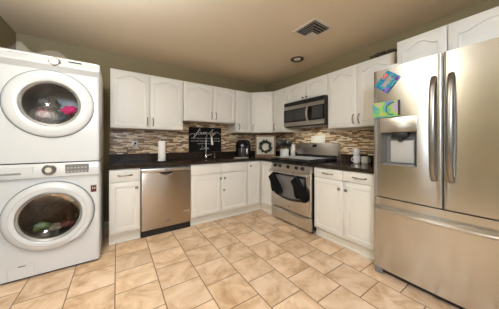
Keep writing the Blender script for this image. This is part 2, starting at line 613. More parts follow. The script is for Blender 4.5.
# ---------------------------------------------------------------- cabinet parts
def panel_door_bm(w, h, arch=0.0, t=0.02, mx=0.055, mz=0.055):
    """raised-panel door; local x 0..w, z 0..h, front at y=-t"""
    bm = bmesh.new()
    N = 16
    def outline(ins):
        x0, x1 = mx + ins, w - mx - ins
        z0, z1 = mz + ins, h - mz - ins - arch
        pts = [(x0, z0), (x1, z0), (x1, z1)]
        for k in range(1, N):
            f = k / N
            s = max(0.0, min(1.0, (f - 0.10) / 0.80))
            pts.append((x1 + (x0 - x1) * f, z1 + arch * (math.sin(PI * s) ** 1.25)))
        pts.append((x0, z1))
        return pts
    def rect(e):
        x0, x1, z0, z1 = e, w - e, e, h - e
        ol = outline(0)
        pts = [(x0, z0), (x1, z0), (x1, z1)]
        for k in range(1, N):
            pts.append((x1 + (x0 - x1) * k / N, z1))
        pts.append((x0, z1))
        return pts
    loops = [(rect(0), 0.0), (rect(0), -t + 0.004), (rect(0.004), -t), (outline(0), -t), (outline(0.004), -t + 0.012), (outline(0.014), -t + 0.012),
             (outline(0.032), -t + 0.0015), (outline(0.034), -t + 0.001)]
    vs = [[bm.verts.new((x, y, z)) for x, z in L] for L, y in loops]
    n = len(vs[0])
    for A, B in zip(vs, vs[1:]):
        for i in range(n):
            j = (i + 1) % n
            bm.faces.new((A[i], A[j], B[j], B[i]))
    bm.faces.new(vs[-1])
    bm.faces.new(vs[0][::-1])
    return bm

def move(bm, x, y, z):
    bmesh.ops.translate(bm, vec=(x, y, z), verts=bm.verts)
    return bm

def bar_pull_bm(x, y, z, L, vertical=True, proj=0.028, r=0.0068):
    """arched bar handle standing off a door face at y"""
    bm = bmesh.new()
    pts = []
    for k in range(13):
        f = k / 12
        s = (f - 0.5) * L
        d = proj * (math.sin(PI * f) ** 0.55) if 0 < f < 1 else 0
        pts.append((x, y - d, z + s) if vertical else (x + s, y - d, z))
    tube(bm, pts, r, 8)
    for e in (-0.5, 0.5):
        c = (x, y, z + e * L) if vertical else (x + e * L, y, z)
        lathe(bm, [(0.0, 0.0), (0.009, 0.0), (0.009, -0.004), (0.0, -0.004)], c, 'Y', 10)
    return bm

def knob_bm(x, y, z, r=0.018):
    bm = bmesh.new()
    lathe(bm, [(0, 0), (0.006, 0), (0.006, -0.010), (r * 0.9, -0.014), (r, -0.019), (r * 0.8, -0.026), (r * 0.3, -0.029), (0, -0.029)], (x, y, z), 'Y', 16)
    return bm

def door(parent, x0, x1, z0, z1, arch=0.0, pull=None, knob=None):
    d = obj('door', move(panel_door_bm(x1 - x0, z1 - z0, arch, mx=min(0.055, (x1 - x0) * 0.22)), x0, 0, z0), 'cab', parent, 50)
    if pull:
        obj('handle', bar_pull_bm(pull[0], -0.02, pull[1], 0.105), 'pewter', d)
    if knob:
        obj('knob', knob_bm(knob[0], -0.02, knob[1]), 'pewter', d)
    return d

def drawer_front(parent, x0, x1, z0, z1, pull=True, name='drawer'):
    bm = bmesh.new()
    box(bm, x0, x1, -0.02, 0, z0, z1, 0.004, 2)
    d = obj(name, bm, 'cab', parent)
    if pull:
        obj('handle', bar_pull_bm((x0 + x1) / 2, -0.02, (z0 + z1) / 2, 0.135, False), 'pewter', d)
    return d

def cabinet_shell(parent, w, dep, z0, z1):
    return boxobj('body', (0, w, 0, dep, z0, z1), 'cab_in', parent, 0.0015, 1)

G_UP = None
ROT_R = -PI / 2
ZT, ZB = 2.129, 1.365
YUF = 3.056      # carcass front of the uppers on the back wall
XUF = 2.401      # carcass front of the uppers on the right wall
DU = YB - YUF

# back wall, wide double-door
t = thing('wall_cabinet', 'wide cream double-door wall cabinet beside the dryer, above the paper towels', 'cabinet', (-0.072, YUF, 0))
cabinet_shell(t, 0.908, DU, ZB, ZT)
door(t, 0.003, 0.4525, ZB + 0.004, ZT - 0.012, 0.05, pull=(0.4525 - 0.032, 1.468))
door(t, 0.4565, 0.905, ZB + 0.004, ZT - 0.012, 0.05, pull=(0.4565 + 0.035, 1.468))
# above the sink
t = thing('wall_cabinet', 'shorter cream double-door wall cabinet above the sink and black sign', 'cabinet', (0.842, YUF, 0))
cabinet_shell(t, 0.921, DU, 1.52, ZT)
door(t, 0.003, 0.490, 1.524, ZT - 0.012, 0.05, pull=(0.455, 1.625))
door(t, 0.494, 0.918, 1.524, ZT - 0.012, 0.05, pull=(0.533, 1.625))
# narrow one before the corner
t = thing('wall_cabinet', 'narrow cream single-door wall cabinet between the sink cabinet and the corner', 'cabinet', (1.766, YUF, 0))
cabinet_shell(t, 0.332, DU, ZB, ZT)
door(t, 0.003, 0.329, ZB + 0.004, ZT - 0.012, 0.05, pull=(0.06, 1.465))
# diagonal corner
bm = bmesh.new()
cx0, cy0 = 2.100, YUF
cx1, cy1 = XUF, 2.746
A = [(cx0, YB), (cx0, cy0), (cx1, cy1), (XR, cy1), (XR, YB)]
ang = math.atan2(cy1 - cy0, cx1 - cx0)
t = thing('corner_wall_cabinet', 'cream diagonal wall cabinet set across the corner above the wreath picture', 'cabinet', (cx0, cy0, 0), ang)
ci, si = math.cos(-ang), math.sin(-ang)
loc2 = [((x - cx0) * ci - (y - cy0) * si, (x - cx0) * si + (y - cy0) * ci) for x, y in A]
lo = [bm.verts.new((x, y, ZB)) for x, y in loc2]
hi = [bm.verts.new((x, y, ZT)) for x, y in loc2]
for i in range(5):
    j = (i + 1) % 5
    bm.faces.new((lo[i], lo[j], hi[j], hi[i]))
bm.faces.new(lo[::-1])
bm.faces.new(hi)
obj('body', bm, 'cab_in', t)
LW = math.hypot(cx1 - cx0, cy1 - cy0)
door(t, 0.018, LW - 0.018, ZB + 0.004, ZT - 0.012, 0.05, pull=(0.05, 1.465))
# right wall: narrow single between corner and microwave
t = thing('wall_cabinet', 'narrow cream single-door wall cabinet immediately left of the microwave', 'cabinet', (XUF, 2.745, 0), ROT_R)
cabinet_shell(t, 0.355, XR - XUF, ZB, ZT)
door(t, 0.003, 0.352, ZB + 0.004, ZT - 0.012, 0.05, pull=(0.05, 1.47))
# over the microwave
t = thing('wall_cabinet', 'low cream double-door wall cabinet directly above the microwave', 'cabinet', (XUF, 2.388, 0), ROT_R)
cabinet_shell(t, 0.772, XR - XUF, 1.832, ZT)
door(t, 0.003, 0.384, 1.836, ZT - 0.012, 0.03, knob=(0.350, 1.872))
door(t, 0.388, 0.769, 1.836, ZT - 0.012, 0.03, knob=(0.424, 1.872))
# tall double between microwave and fridge
t = thing('wall_cabinet', 'cream double-door wall cabinet between the microwave and the refrigerator', 'cabinet', (XUF, 1.614, 0), ROT_R)
cabinet_shell(t, 0.775, XR - XUF, ZB, ZT)
door(t, 0.003, 0.386, ZB + 0.004, ZT - 0.012, 0.05, pull=(0.352, 1.465))
door(t, 0.390, 0.772, ZB + 0.004, ZT - 0.012, 0.05, pull=(0.420, 1.465))
# above the fridge, deeper
t = thing('wall_cabinet', 'deep cream double-door wall cabinet above the refrigerator', 'cabinet', (2.205, 0.752, 0), ROT_R)
cabinet_shell(t, 0.832, XR - 2.205, 1.86, ZT)
door(t, 0.003, 0.340, 1.864, ZT - 0.012, 0.045)
door(t, 0.346, 0.829, 1.864, ZT - 0.012, 0.045)

# ---------------------------------------------------------------- base cabinets
YBF = 2.740     # carcass front, doors stand 2 cm proud
XBF = 2.100
DB = YB - YBF - 0.004
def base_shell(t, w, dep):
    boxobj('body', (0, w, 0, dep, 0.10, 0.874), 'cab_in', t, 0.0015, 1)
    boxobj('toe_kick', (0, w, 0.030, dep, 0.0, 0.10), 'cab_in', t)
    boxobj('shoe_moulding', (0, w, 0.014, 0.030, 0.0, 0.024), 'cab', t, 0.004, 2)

t = thing('base_cabinet', 'narrow cream base cabinet between the washing machine and the dishwasher', 'cabinet', (-0.076, YBF, 0))
base_shell(t, 0.314, DB)
drawer_front(t, 0.003, 0.311, 0.722, 0.866)
door(t, 0.003, 0.311, 0.132, 0.712, 0, knob=(0.272, 0.640))

t = thing('sink_base_cabinet', 'cream two-door base cabinet under the sink, right of the dishwasher', 'cabinet', (0.858, YBF, 0))
bm = bmesh.new()                                   # open-topped carcass, the basin hangs inside
for b in ((0, 0.018, 0, DB, 0.10, 0.874), (0.927, 0.945, 0, DB, 0.10, 0.874), (0.018, 0.927, 0, DB, 0.10, 0.118),
          (0.018, 0.927, DB - 0.012, DB, 0.118, 0.874), (0.018, 0.927, 0, 0.018, 0.118, 0.874)):
    box(bm, *b)
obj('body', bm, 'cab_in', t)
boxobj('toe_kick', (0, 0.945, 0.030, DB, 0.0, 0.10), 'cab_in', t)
boxobj('shoe_moulding', (0, 0.945, 0.014, 0.030, 0.0, 0.024), 'cab', t, 0.004, 2)
drawer_front(t, 0.003, 0.471, 0.718, 0.866, False, 'false_drawer_front')
drawer_front(t, 0.475, 0.942, 0.718, 0.866, False, 'false_drawer_front')
door(t, 0.003, 0.471, 0.122, 0.708, 0, knob=(0.447, 0.635))
d = door(t, 0.475, 0.942, 0.122, 0.708, 0, knob=(0.515, 0.635))
obj('child_lock', knob_bm(0.500, -0.02, 0.455, 0.018), 'greyplastic', d)

# corner base: two leaves meeting at the inner corner
t = thing('corner_base_cabinet', 'cream corner base cabinet with two narrow doors meeting left of the range', 'cabinet', (1.806, YBF, 0))
bm = bmesh.new()
rel = lambda x, y: (x - 1.806, y - YBF)
A = [rel(1.806, YB - 0.004), rel(1.806, YBF), rel(XBF, YBF), rel(XBF, 2.392), rel(XR - 0.004, 2.392), rel(XR - 0.004, YB - 0.004)]
lo = [bm.verts.new((x, y, 0.10)) for x, y in A]
hi = [bm.verts.new((x, y, 0.874)) for x, y in A]
for i in range(6):
    j = (i + 1) % 6
    bm.faces.new((lo[i], lo[j], hi[j], hi[i]))
bm.faces.new(lo[::-1])
bm.faces.new(hi)
obj('body', bm, 'cab_in', t)
bm = bmesh.new()
box(bm, 0, XBF - 1.806 + 0.030, 0.030, DB, 0, 0.10)
box(bm, XBF - 1.806 + 0.030, XR - 1.810, 2.392 - YBF, DB, 0, 0.10)
obj('toe_kick', bm, 'cab_in', t)
bm = bmesh.new()
box(bm, 0, XBF - 1.806 + 0.030, 0.014, 0.030, 0, 0.024, 0.004, 2)
box(bm, XBF - 1.806 + 0.014, XBF - 1.806 + 0.030, 2.392 - YBF, 0.030, 0, 0.024, 0.004, 2)
obj('shoe_moulding', bm, 'cab', t)
door(t, 0.003, XBF - 1.806 - 0.022, 0.122, 0.866, 0, knob=(0.050, 0.790))
d = obj('door', panel_door_bm(0.320, 0.744, 0, mx=0.06), 'cab', t, 50)
d.location = (XBF - 1.806, YBF - 0.024 - YBF, 0.122)
d.rotation_euler = (0, 0, ROT_R)

t = thing('base_cabinet', 'cream base cabinet with two drawers and two doors between range and refrigerator', 'cabinet', (XBF, 1.606, 0), ROT_R)
base_shell(t, 0.742, XR - XBF - 0.004)
drawer_front(t, 0.003, 0.382, 0.752, 0.866)
drawer_front(t, 0.386, 0.739, 0.752, 0.866)
door(t, 0.003, 0.382, 0.112, 0.744, 0, knob=(0.345, 0.655))
door(t, 0.386, 0.739, 0.112, 0.744, 0, knob=(0.424, 0.655))

# ---------------------------------------------------------------- countertops
def poly_slab(bm, pts, z0, z1, bev=0.0):
    t = bmesh.new()
    lo = [t.verts.new((x, y, z0)) for x, y in pts]
    hi = [t.verts.new((x, y, z1)) for x, y in pts]
    n = len(pts)
    for i in range(n):
        j = (i + 1) % n
        t.faces.new((lo[i], lo[j], hi[j], hi[i]))
    t.faces.new(lo[::-1])
    t.faces.new(hi)
    merge(bm, t)

CT0, CT1 = 0.875, 0.915
SX0, SX1, SY0, SY1 = 1.00, 1.66, 2.82, 3.18        # sink cut-out
YF, XF_ = 2.695, 2.055
t = thing('countertop', 'dark granite L-shaped countertop along the sink wall to the range', 'countertop', (-0.09, YF, CT0))
bm = bmesh.new()
o0, o1 = -0.09, YF
def cb(x0, x1, y0, y1, z0=CT0, z1=CT1, bev=0.0):
    box(bm, x0 - o0, x1 - o0, y0 - o1, y1 - o1, z0 - CT0, z1 - CT0, bev, 2)
cb(-0.09, SX0, YF, YB)
cb(SX0, SX1, YF, SY0)
cb(SX0, SX1, SY1, YB)
cb(SX1, XR, YF, YB)
cb(XF_, XR, 2.390, YF)
obj('slab', bm, 'granite', t)
t = thing('countertop', 'short dark granite countertop holding the white mugs, right of the range', 'countertop', (XF_, 0.862, CT0))
bm = bmesh.new()
o0, o1 = XF_, 0.862
cb(XF_, XR, 0.862, 1.610)
obj('slab', bm, 'granite', t)
# low granite upstands fixed to the walls behind the counters
bm = bmesh.new()
box(bm, -0.09, XR, YB - 0.022, YB, CT1 + 0.0005, 1.016)
struct(obj('trim_3', bm, 'granite'), 'low dark granite upstand along the sink wall', 'upstand')
bm = bmesh.new()
box(bm, XR - 0.022, XR, 2.390, YB - 0.022, CT1 + 0.0005, 1.016)
box(bm, XR - 0.022, XR, 0.862, 1.610, CT1 + 0.0005, 1.016)
struct(obj('trim_4', bm, 'granite'), 'low dark granite upstand along the range wall', 'upstand')

# sink basin hung in the cut-out
bm = bmesh.new()
def ring(ins, z):
    return [bm.verts.new((x, y, z)) for x, y in ((SX0 + ins, SY0 + ins), (SX1 - ins, SY0 + ins), (SX1 - ins, SY1 - ins), (SX0 + ins, SY1 - ins))]
L = [ring(-0.012, 0.8745), ring(0.003, 0.8745), ring(0.02, 0.73), ring(0.05, 0.71)]
for a, b in zip(L, L[1:]):
    for i in range(4):
        bm.faces.new((a[i], a[(i + 1) % 4], b[(i + 1) % 4], b[i]))
bm.faces.new(L[-1])
tag(obj('sink', bm, 'steel_plain'), 'stainless steel sink basin set into the granite counter below the black sign', 'sink')

# ---------------------------------------------------------------- dishwasher
t = thing('dishwasher', 'stainless steel dishwasher with black kick plate under the counter', 'dishwasher', (0.2425, 2.738, 0))
W = 0.611
boxobj('body', (0.004, W - 0.004, 0.03, 0.58, 0.075, 0.868), 'greyplastic', t)
bm = bmesh.new()
box(bm, 0.004, W - 0.004, -0.02, 0.03, 0.085, 0.800, 0.006, 3)
dd = obj('door', bm, 'steel_dw', t)
bm = bmesh.new()
box(bm, 0.004, W - 0.004, -0.012, 0.03, 0.803, 0.848, 0.005, 2)
obj('control_strip', bm, 'steel_plain', t)
# pocket handle
bm = bmesh.new()
pts = []
for k in range(13):
    f = k / 12
    pts.append((W / 2 - 0.012 + (f - 0.5) * 0.17, 0.785 - 0.026 * math.sin(PI * f)))
prism(bm, pts + [(W / 2 + 0.073, 0.798), (W / 2 - 0.097, 0.798)], -0.0225, -0.015)
obj('handle_pocket', bm, 'black', dd)
bm = bmesh.new()
tube(bm, [(x, -0.024, z - 0.002) for x, z in pts], 0.005, 8)
obj('handle_lip', bm, 'chrome', dd)
bm = bmesh.new()
lathe(bm, [(0, -0.003), (0.026, -0.003), (0.028, 0), (0, 0)], (0, 0, 0), 'Y', 24)
bmesh.ops.scale(bm, vec=(1.3, 1, 0.42), verts=bm.verts)
obj('badge', move(bm, W / 2, -0.02, 0.165), 'greyplastic', dd)
boxobj('energy_label', (0.505, 0.582, -0.0212, -0.0195, 0.238, 0.252), 'applgrey', dd)
boxobj('control_mark', (0.035, 0.075, -0.0125, -0.011, 0.822, 0.832), 'greyplastic', t)
boxobj('control_mark', (0.270, 0.310, -0.0125, -0.011, 0.820, 0.834), 'greyplastic', t)
boxobj('kick_plate', (0.0, W, 0.005, 0.05, 0.0, 0.080), 'black', t)

# ---------------------------------------------------------------- range
RXF = 2.035       # door front plane
RY0 = 2.384
RW = 0.768
t = thing('range', 'stainless steel gas range with black side, five knobs and wide oven window', 'stove', (RXF, RY0, 0), ROT_R)
dep = XR - 0.015 - RXF
boxobj('body', (0.006, RW - 0.006, 0.035, dep, 0.035, 0.905), 'black', t)
for x in (0.05, RW - 0.05):
    for y in (0.08, dep - 0.06):
        bm = bmesh.new()
        lathe(bm, [(0, 0), (0.018, 0), (0.018, 0.036), (0, 0.036)], (x, y, 0), 'Z', 12)
        obj('foot', bm, 'black', t)
# storage drawer
bm = bmesh.new()
box(bm, 0.004, RW - 0.004, 0.0, 0.035, 0.035, 0.200, 0.006, 2)
dr = obj('drawer', bm, 'steel', t)
bm = bmesh.new()
pts = [(0.05 + (RW - 0.1) * k / 20, -0.022 * math.sin(PI * k / 20) ** 0.5, 0.172) for k in range(21)]
tube(bm, pts, 0.010, 8)
obj('handle', bm, 'steel_plain', dr)
# oven door
bm = bmesh.new()
box(bm, 0.004, RW - 0.004, -0.004, 0.035, 0.212, 0.778, 0.007, 3)
od = obj('door', bm, 'steel', t)
def ovenwin(ins, y0, y1, drop):
    x0, x1 = 0.075 + ins, RW - 0.075 - ins
    o = [(x1, 0.725 - ins), (x0, 0.725 - ins)]
    for k in range(17):
        f = k / 16
        o.append((x0 + (x1 - x0) * f, 0.405 + ins - drop * math.sin(PI * f)))
    b = bmesh.new()
    prism(b, o, y0, y1)
    return b
win = obj('window', ovenwin(0.0, -0.0065, 0.0, 0.050), 'blackglass', od)
obj('window_mesh', ovenwin(0.028, -0.0078, -0.004, 0.045), 'ovenglass', win)
bm = bmesh.new()
pts = [(0.030, -0.004, 0.752), (0.034, -0.040, 0.754)]
for k in range(13):
    f = k / 12
    pts.append((0.055 + (RW - 0.11) * f, -0.052 - 0.012 * math.sin(PI * f), 0.755))
pts += [(RW - 0.034, -0.040, 0.754), (RW - 0.030, -0.004, 0.752)]
tube(bm, pts, 0.0125, 10)
obj('handle', bm, 'steel_plain', od)
boxobj('badge', (0.355, 0.415, -0.0055, -0.003, 0.262, 0.274), 'greyplastic', od)
# sloping control fascia
bm = bmesh.new()
prof = [(-0.010, 0.782), (-0.010, 0.792), (0.012, 0.868), (0.060, 0.868), (0.060, 0.782)]
vs0 = [bm.verts.new((0.004, y, z)) for y, z in prof]
vs1 = [bm.verts.new((RW - 0.004, y, z)) for y, z in prof]
for i in range(5):
    j = (i + 1) % 5
    bm.faces.new((vs0[i], vs0[j], vs1[j], vs1[i]))
bm.faces.new(vs0[::-1]); bm.faces.new(vs1)
fas = obj('control_panel', bm, 'steel', t)
for x in (0.100, 0.205, 0.372, 0.530, 0.635):
    bm = bmesh.new()
    lathe(bm, [(0, 0.004), (0.026, 0.004), (0.026, -0.004), (0.021, -0.008), (0.019, -0.030), (0.016, -0.034), (0, -0.034)], (0, 0, 0), 'Y', 20)
    box(bm, -0.004, 0.004, -0.040, -0.030, -0.018, 0.018, 0.0015, 1)
    bmesh.ops.rotate(bm, cent=(0, 0, 0), matrix=Matrix.Rotation(-R_(18), 3, 'X'), verts=bm.verts)
    obj('knob', move(bm, x, 0.000, 0.829), 'black' , t)
# cooktop
bm = bmesh.new()
box(bm, 0.0, RW, -0.012, dep - 0.07, 0.870, 0.932, 0.006, 2)
obj('cooktop', bm, 'blackgloss', t)
for gx in (0.03, 0.275, 0.52):
    bm = bmesh.new()
    w = 0.22
    for x in (gx, gx + w):
        box(bm, x - 0.006, x + 0.006, 0.05, 0.55, 0.940, 0.952, 0.002, 1)
    for y in (0.05, 0.17, 0.30, 0.43, 0.55):
        box(bm, gx, gx + w, y - 0.006, y + 0.006, 0.940, 0.952, 0.002, 1)
    for x in (gx, gx + w):
        for y in (0.05, 0.55):
            box(bm, x - 0.007, x + 0.007, y - 0.007, y + 0.007, 0.929, 0.944)
    obj('grate', bm, 'black', t)
# back guard with clock
bm = bmesh.new()
prof = [(dep - 0.080, 0.925), (dep - 0.080, 0.985), (dep - 0.060, 1.160), (dep - 0.045, 1.176), (dep - 0.010, 1.176), (dep - 0.010, 0.905), (dep - 0.080, 0.905)]
vs0 = [bm.verts.new((0.0, y, z)) for y, z in prof]
vs1 = [bm.verts.new((RW, y, z)) for y, z in prof]
n = len(prof)
for i in range(n):
    j = (i + 1) % n
    bm.faces.new((vs0[i], vs0[j], vs1[j], vs1[i]))
bm.faces.new(vs0[::-1]); bm.faces.new(vs1)
bgd = obj('back_guard', bm, 'steel', t)
bm = bmesh.new()
box(bm, -0.045, 0.045, -0.003, 0.004, -0.022, 0.022, 0.002, 1)
bmesh.ops.rotate(bm, cent=(0, 0, 0), matrix=Matrix.Rotation(-R_(6.5), 3, 'X'), verts=bm.verts)
obj('clock_display', move(bm, RW * 0.47, dep - 0.0635, 1.128), 'blackgloss', bgd)
bm = bmesh.new()
box(bm, 0.004, RW - 0.004, dep - 0.086, dep - 0.078, 0.930, 0.990, 0.002, 1)
obj('vent_strip', bm, 'black', bgd)

# grey cover sheet lying over the grates
bm = bmesh.new()
NX, NY = 20, 12
x0, x1, y0, y1 = 0.008, RW - 0.012, -0.006, 0.50
top = []
for i in range(NX + 1):
    row = []
    for j in range(NY + 1):
        fx, fy = i / NX, j / NY
        x, y = x0 + (x1 - x0) * fx, y0 + (y1 - y0) * fy
        z = 0.0555 + 0.010 * max(0, (fx - 0.80) / 0.2) ** 2 * (0.4 + 0.6 * fy) + 0.002 * noise.noise(Vector((x * 9, y * 9, 1)))
        row.append(bm.verts.new((x, y, z)))
    top.append(row)
for i in range(NX):
    for j in range(NY):
        bm.faces.new((top[i][j], top[i + 1][j], top[i + 1][j + 1], top[i][j + 1]))
r = bmesh.ops.solidify(bm, geom=bm.faces[:], thickness=-0.003)
o = obj('stovetop_cover', bm, 'greycover')
o.location = (RXF, RY0, 0.900)
o.rotation_euler = (0, 0, ROT_R)
tag(o, 'flat pale grey cover sheet lying over the cooktop of the range', 'stove cover')

# oven mitts hanging from the oven door handle
def mitt(xc, lean, label, flip):
    t = thing('oven_mitt', label, 'oven mitt', (RXF, RY0 - xc, 0.745), ROT_R, 'black oven mitts on the oven door')
    # outline of a mitt hanging thumb-up from its cuff: (x, z) downwards
    half = [(-0.062, 0.0), (-0.066, -0.07), (-0.070, -0.14), (-0.074, -0.21), (-0.066, -0.26), (-0.042, -0.295), (0.0, -0.305), (0.042, -0.29),
            (0.062, -0.25), (0.070, -0.205), (0.098, -0.215), (0.118, -0.195), (0.116, -0.160), (0.090, -0.115), (0.070, -0.08), (0.062, 0.0)]
    half = [((-x if flip else x) * 1.08, z * 1.14) for x, z in half]
    bm = bmesh.new()
    cx, cz = 0.0, -0.17
    rings = []
    for s, y in ((0.90, 0.016), (1.0, 0.006), (1.0, -0.010), (0.90, -0.022), (0.55, -0.029)):
        rings.append([bm.verts.new((cx + (x - cx) * s, y, cz + (z - cz) * (s * 0.4 + 0.6 if s < 1 else 1))) for x, z in half])
    n = len(half)
    for A, B in zip(rings, rings[1:]):
        for i in range(n):
            bm.faces.new((A[i], A[(i + 1) % n], B[(i + 1) % n], B[i]))
    bm.faces.new(rings[-1]); bm.faces.new(rings[0][::-1])
    bmesh.ops.rotate(bm, cent=(0, 0, 0), matrix=Matrix.Rotation(lean, 3, 'Y'), verts=bm.verts)
    move(bm, 0, -0.044, -0.054)
    b = obj('mitt_body', bm, 'mitt', t, 60)
    bm = bmesh.new()
    loop = []
    for k in range(17):
        a = 2 * PI * k / 16
        loop.append((0.004 * math.sin(a), -0.060 + 0.020 * math.cos(a), 0.009 + 0.022 * math.sin(a)))
    tube(bm, loop, 0.003, 6, False)
    obj('hanging_loop', bm, 'mitt', t)
    return t
mitt(0.045, -R_(38), 'black oven mitt hanging at the left end of the oven handle', True)
mitt(0.520, -R_(38), 'black oven mitt hanging toward the right end of the oven handle', True)

# ---------------------------------------------------------------- microwave over the range
MX = 2.318
t = thing('microwave', 'black and stainless over-range microwave above the gas range', 'microwave', (MX, 2.386, 1.425), ROT_R)
MW, MH = 0.768, 0.400
boxobj('body', (0, MW, 0.03, XR - MX - 0.012, 0, MH), 'black', t)
bm = bmesh.new()
box(bm, 0.0, MW, -0.004, 0.03, MH - 0.056, MH, 0.003, 1)
for k in range(26):
    x = 0.03 + k * 0.0275
    box(bm, x, x + 0.018, -0.0052, 0.0, MH - 0.046, MH - 0.040)
    box(bm, x, x + 0.018, -0.0052, 0.0, MH - 0.030, MH - 0.024)
obj('vent_grille', bm, 'black', t)
dr = boxobj('door', (0.0, MW, -0.008, 0.03, 0.012, MH - 0.059), 'blackgloss', t, 0.004, 2)
bm = bmesh.new()
box(bm, 0.002, MW - 0.002, -0.0105, 0.0, MH - 0.118, MH - 0.062, 0.003, 1)
obj('upper_trim', bm, 'steel_trim', dr)
bm = bmesh.new()
box(bm, 0.002, MW - 0.002, -0.0105, 0.0, 0.014, 0.078, 0.003, 1)
obj('lower_trim', bm, 'steel_trim', dr)
boxobj('window', (0.055, 0.470, -0.0095, -0.002, 0.100, MH - 0.130), 'blackglass', dr, 0.003, 1)
boxobj('control_panel', (0.565, 0.745, -0.0095, -0.002, 0.095, MH - 0.128), 'blackglass', dr, 0.002, 1)
bm = bmesh.new()
pts = [(0.505, -0.006 - 0.052 * math.sin(PI * k / 16) ** 0.7, 0.045 + 0.265 * k / 16) for k in range(17)]
tube(bm, pts, 0.010, 10, True, 1.5)
obj('handle', bm, 'steel_plain', dr)
boxobj('added_light_lens', (MW / 2 - 0.11, MW / 2 + 0.11, 0.08, 0.16, -0.0065, 0.0), 'plate', t, 0.002, 1)  # lens added to go with the extra light under the microwave
area('added_cooktop_light', (MX + 0.12, 2.386 - MW / 2, 1.416), (0, 0, 0), 0.08, 0.20, 1.3, (1.0, 0.97, 0.90))  # extra light added to brighten the cover sheet on the cooktop
boxobj('bottom_grille', (0.06, MW - 0.06, 0.06, 0.33, -0.004, 0.002), 'greyplastic', t)

# ---------------------------------------------------------------- refrigerator
FX, FY0 = 1.950, 0.8505
FW, FH = 0.930, 1.822
t = thing('refrigerator', 'large stainless steel french-door refrigerator with water dispenser and bottom freezer', 'refrigerator', (FX, FY0, 0), ROT_R)
boxobj('body', (0.006, FW - 0.006, 0.075, XR - FX - 0.015, 0.045, FH - 0.014), 'greyplastic', t)
def bowed(x0, x1, z0, z1, bow, t_=0.068, n=14, hole=None):
    """door slab with a gently bowed front; hole=(hx0,hx1,hz0,hz1) leaves an opening in the front skin"""
    bm = bmesh.new()
    e = 0.010
    def fy(x):
        f = (x - 0) / FW
        return -bow * (1 - (2 * f - 1) ** 2)
    xs = [x0 + (x1 - x0) * k / n for k in range(n + 1)]
    zs = [z0, z1]
    if hole:
        xs = sorted(set([x for x in xs if min(abs(x - hole[0]), abs(x - hole[1])) > 0.008] + [hole[0], hole[1]]))
        zs = [z0, hole[2], hole[3], z1]
    def ed(x):
        d = min(x - x0, x1 - x)
        return 0.008 * max(0, 1 - d / 0.012) ** 2
    xs = sorted(set(xs + [x0 + 0.004, x0 + 0.012, x1 - 0.012, x1 - 0.004]))
    G = {}
    for i, x in enumerate(xs):
        for j, z in enumerate(zs):
            G[i, j] = bm.verts.new((x, fy(x) + ed(x), z))
    nx, nz = len(xs), len(zs)
    for i in range(nx - 1):
        for j in range(nz - 1):
            if hole and j == 1 and xs[i] >= hole[0] - 1e-6 and xs[i + 1] <= hole[1] + 1e-6:
                continue
            bm.faces.new((G[i, j], G[i + 1, j], G[i + 1, j + 1], G[i, j + 1]))
    B = {(i, j): bm.verts.new((xs[i], t_, zs[j])) for i in (0, nx - 1) for j in (0, nz - 1)}
    bm.faces.new((B[0, 0], B[0, nz - 1], B[nx - 1, nz - 1], B[nx - 1, 0]))
    bm.faces.new([G[i, 0] for i in range(nx)] + [B[nx - 1, 0], B[0, 0]])
    bm.faces.new([G[i, nz - 1] for i in range(nx)] + [B[nx - 1, nz - 1], B[0, nz - 1]])
    bm.faces.new([G[0, j] for j in range(nz)] + [B[0, nz - 1], B[0, 0]])
    bm.faces.new([G[nx - 1, j] for j in range(nz)] + [B[nx - 1, nz - 1], B[nx - 1, 0]])
    return bm
BOW = 0.016
HX0, HX1, HZ0, HZ1 = 0.066, 0.318, 0.985, 1.268
dl = obj('door', bowed(0.0, FW / 2 - 0.003, 0.700, FH, BOW, hole=(HX0, HX1, HZ0, HZ1)), 'steel_fridge', t, 30)
dr_ = obj('door', bowed(FW / 2 + 0.003, FW, 0.700, FH, BOW), 'steel_fridge', t, 30)
fz = obj('freezer_drawer', bowed(0.0, FW, 0.062, 0.690, BOW), 'steel_fridge', t, 30)
# door handles: flat bowed bars
def vhandle(parent, x):
    bm = bmesh.new()
    pts = []
    for k in range(21):
        f = k / 20
        pts.append((x, -BOW - 0.004 - 0.058 * (math.sin(PI * f) ** 0.45 if 0 < f < 1 else 0), 0.897 + 0.762 * f))
    tube(bm, pts, 0.011, 10, True, 1.55)
    return obj('handle', bm, 'steel_handle', parent)
vhandle(dl, FW / 2 - 0.048)
vhandle(dr_, FW / 2 + 0.044)
bm = bmesh.new()
pts = []
for k in range(25):
    f = k / 24
    x = 0.018 + (FW - 0.036) * f
    pts.append((x, -0.003 - 0.072 * (math.sin(PI * f) ** 0.5 if 0 < f < 1 else 0), 0.602))
tube(bm, pts, 0.014, 10)
obj('handle', bm, 'steel_plain', fz)
# dispenser: cavity, upper panel, nozzle, tray
bm = bmesh.new()
yb_ = 0.060
A = [(HX0, -0.010, HZ0), (HX1, -0.014, HZ0), (HX1, -0.014, HZ1), (HX0, -0.010, HZ1)]
B = [(HX0 + 0.02, yb_, HZ0 + 0.012), (HX1 - 0.02, yb_, HZ0 + 0.012), (HX1 - 0.02, yb_, HZ1), (HX0 + 0.02, yb_, HZ1)]
va = [bm.verts.new(p) for p in A]
vb = [bm.verts.new(p) for p in B]
for i in range(4):
    bm.faces.new((va[i], va[(i + 1) % 4], vb[(i + 1) % 4], vb[i]))
bm.faces.new(vb)
obj('dispenser_recess', bm, 'recess', dl)
bm = bmesh.new()
box(bm, HX0 - 0.002, HX1 + 0.002, -0.030, -0.004, HZ1 - 0.004, 1.388, 0.006, 2)
obj('dispenser_panel', bm, 'steel_plain', dl)
bm = bmesh.new()
xm = (HX0 + HX1) / 2 + 0.01
box(bm, xm - 0.055, xm + 0.055, -0.012, 0.045, HZ1 - 0.050, HZ1 - 0.004, 0.006, 2)
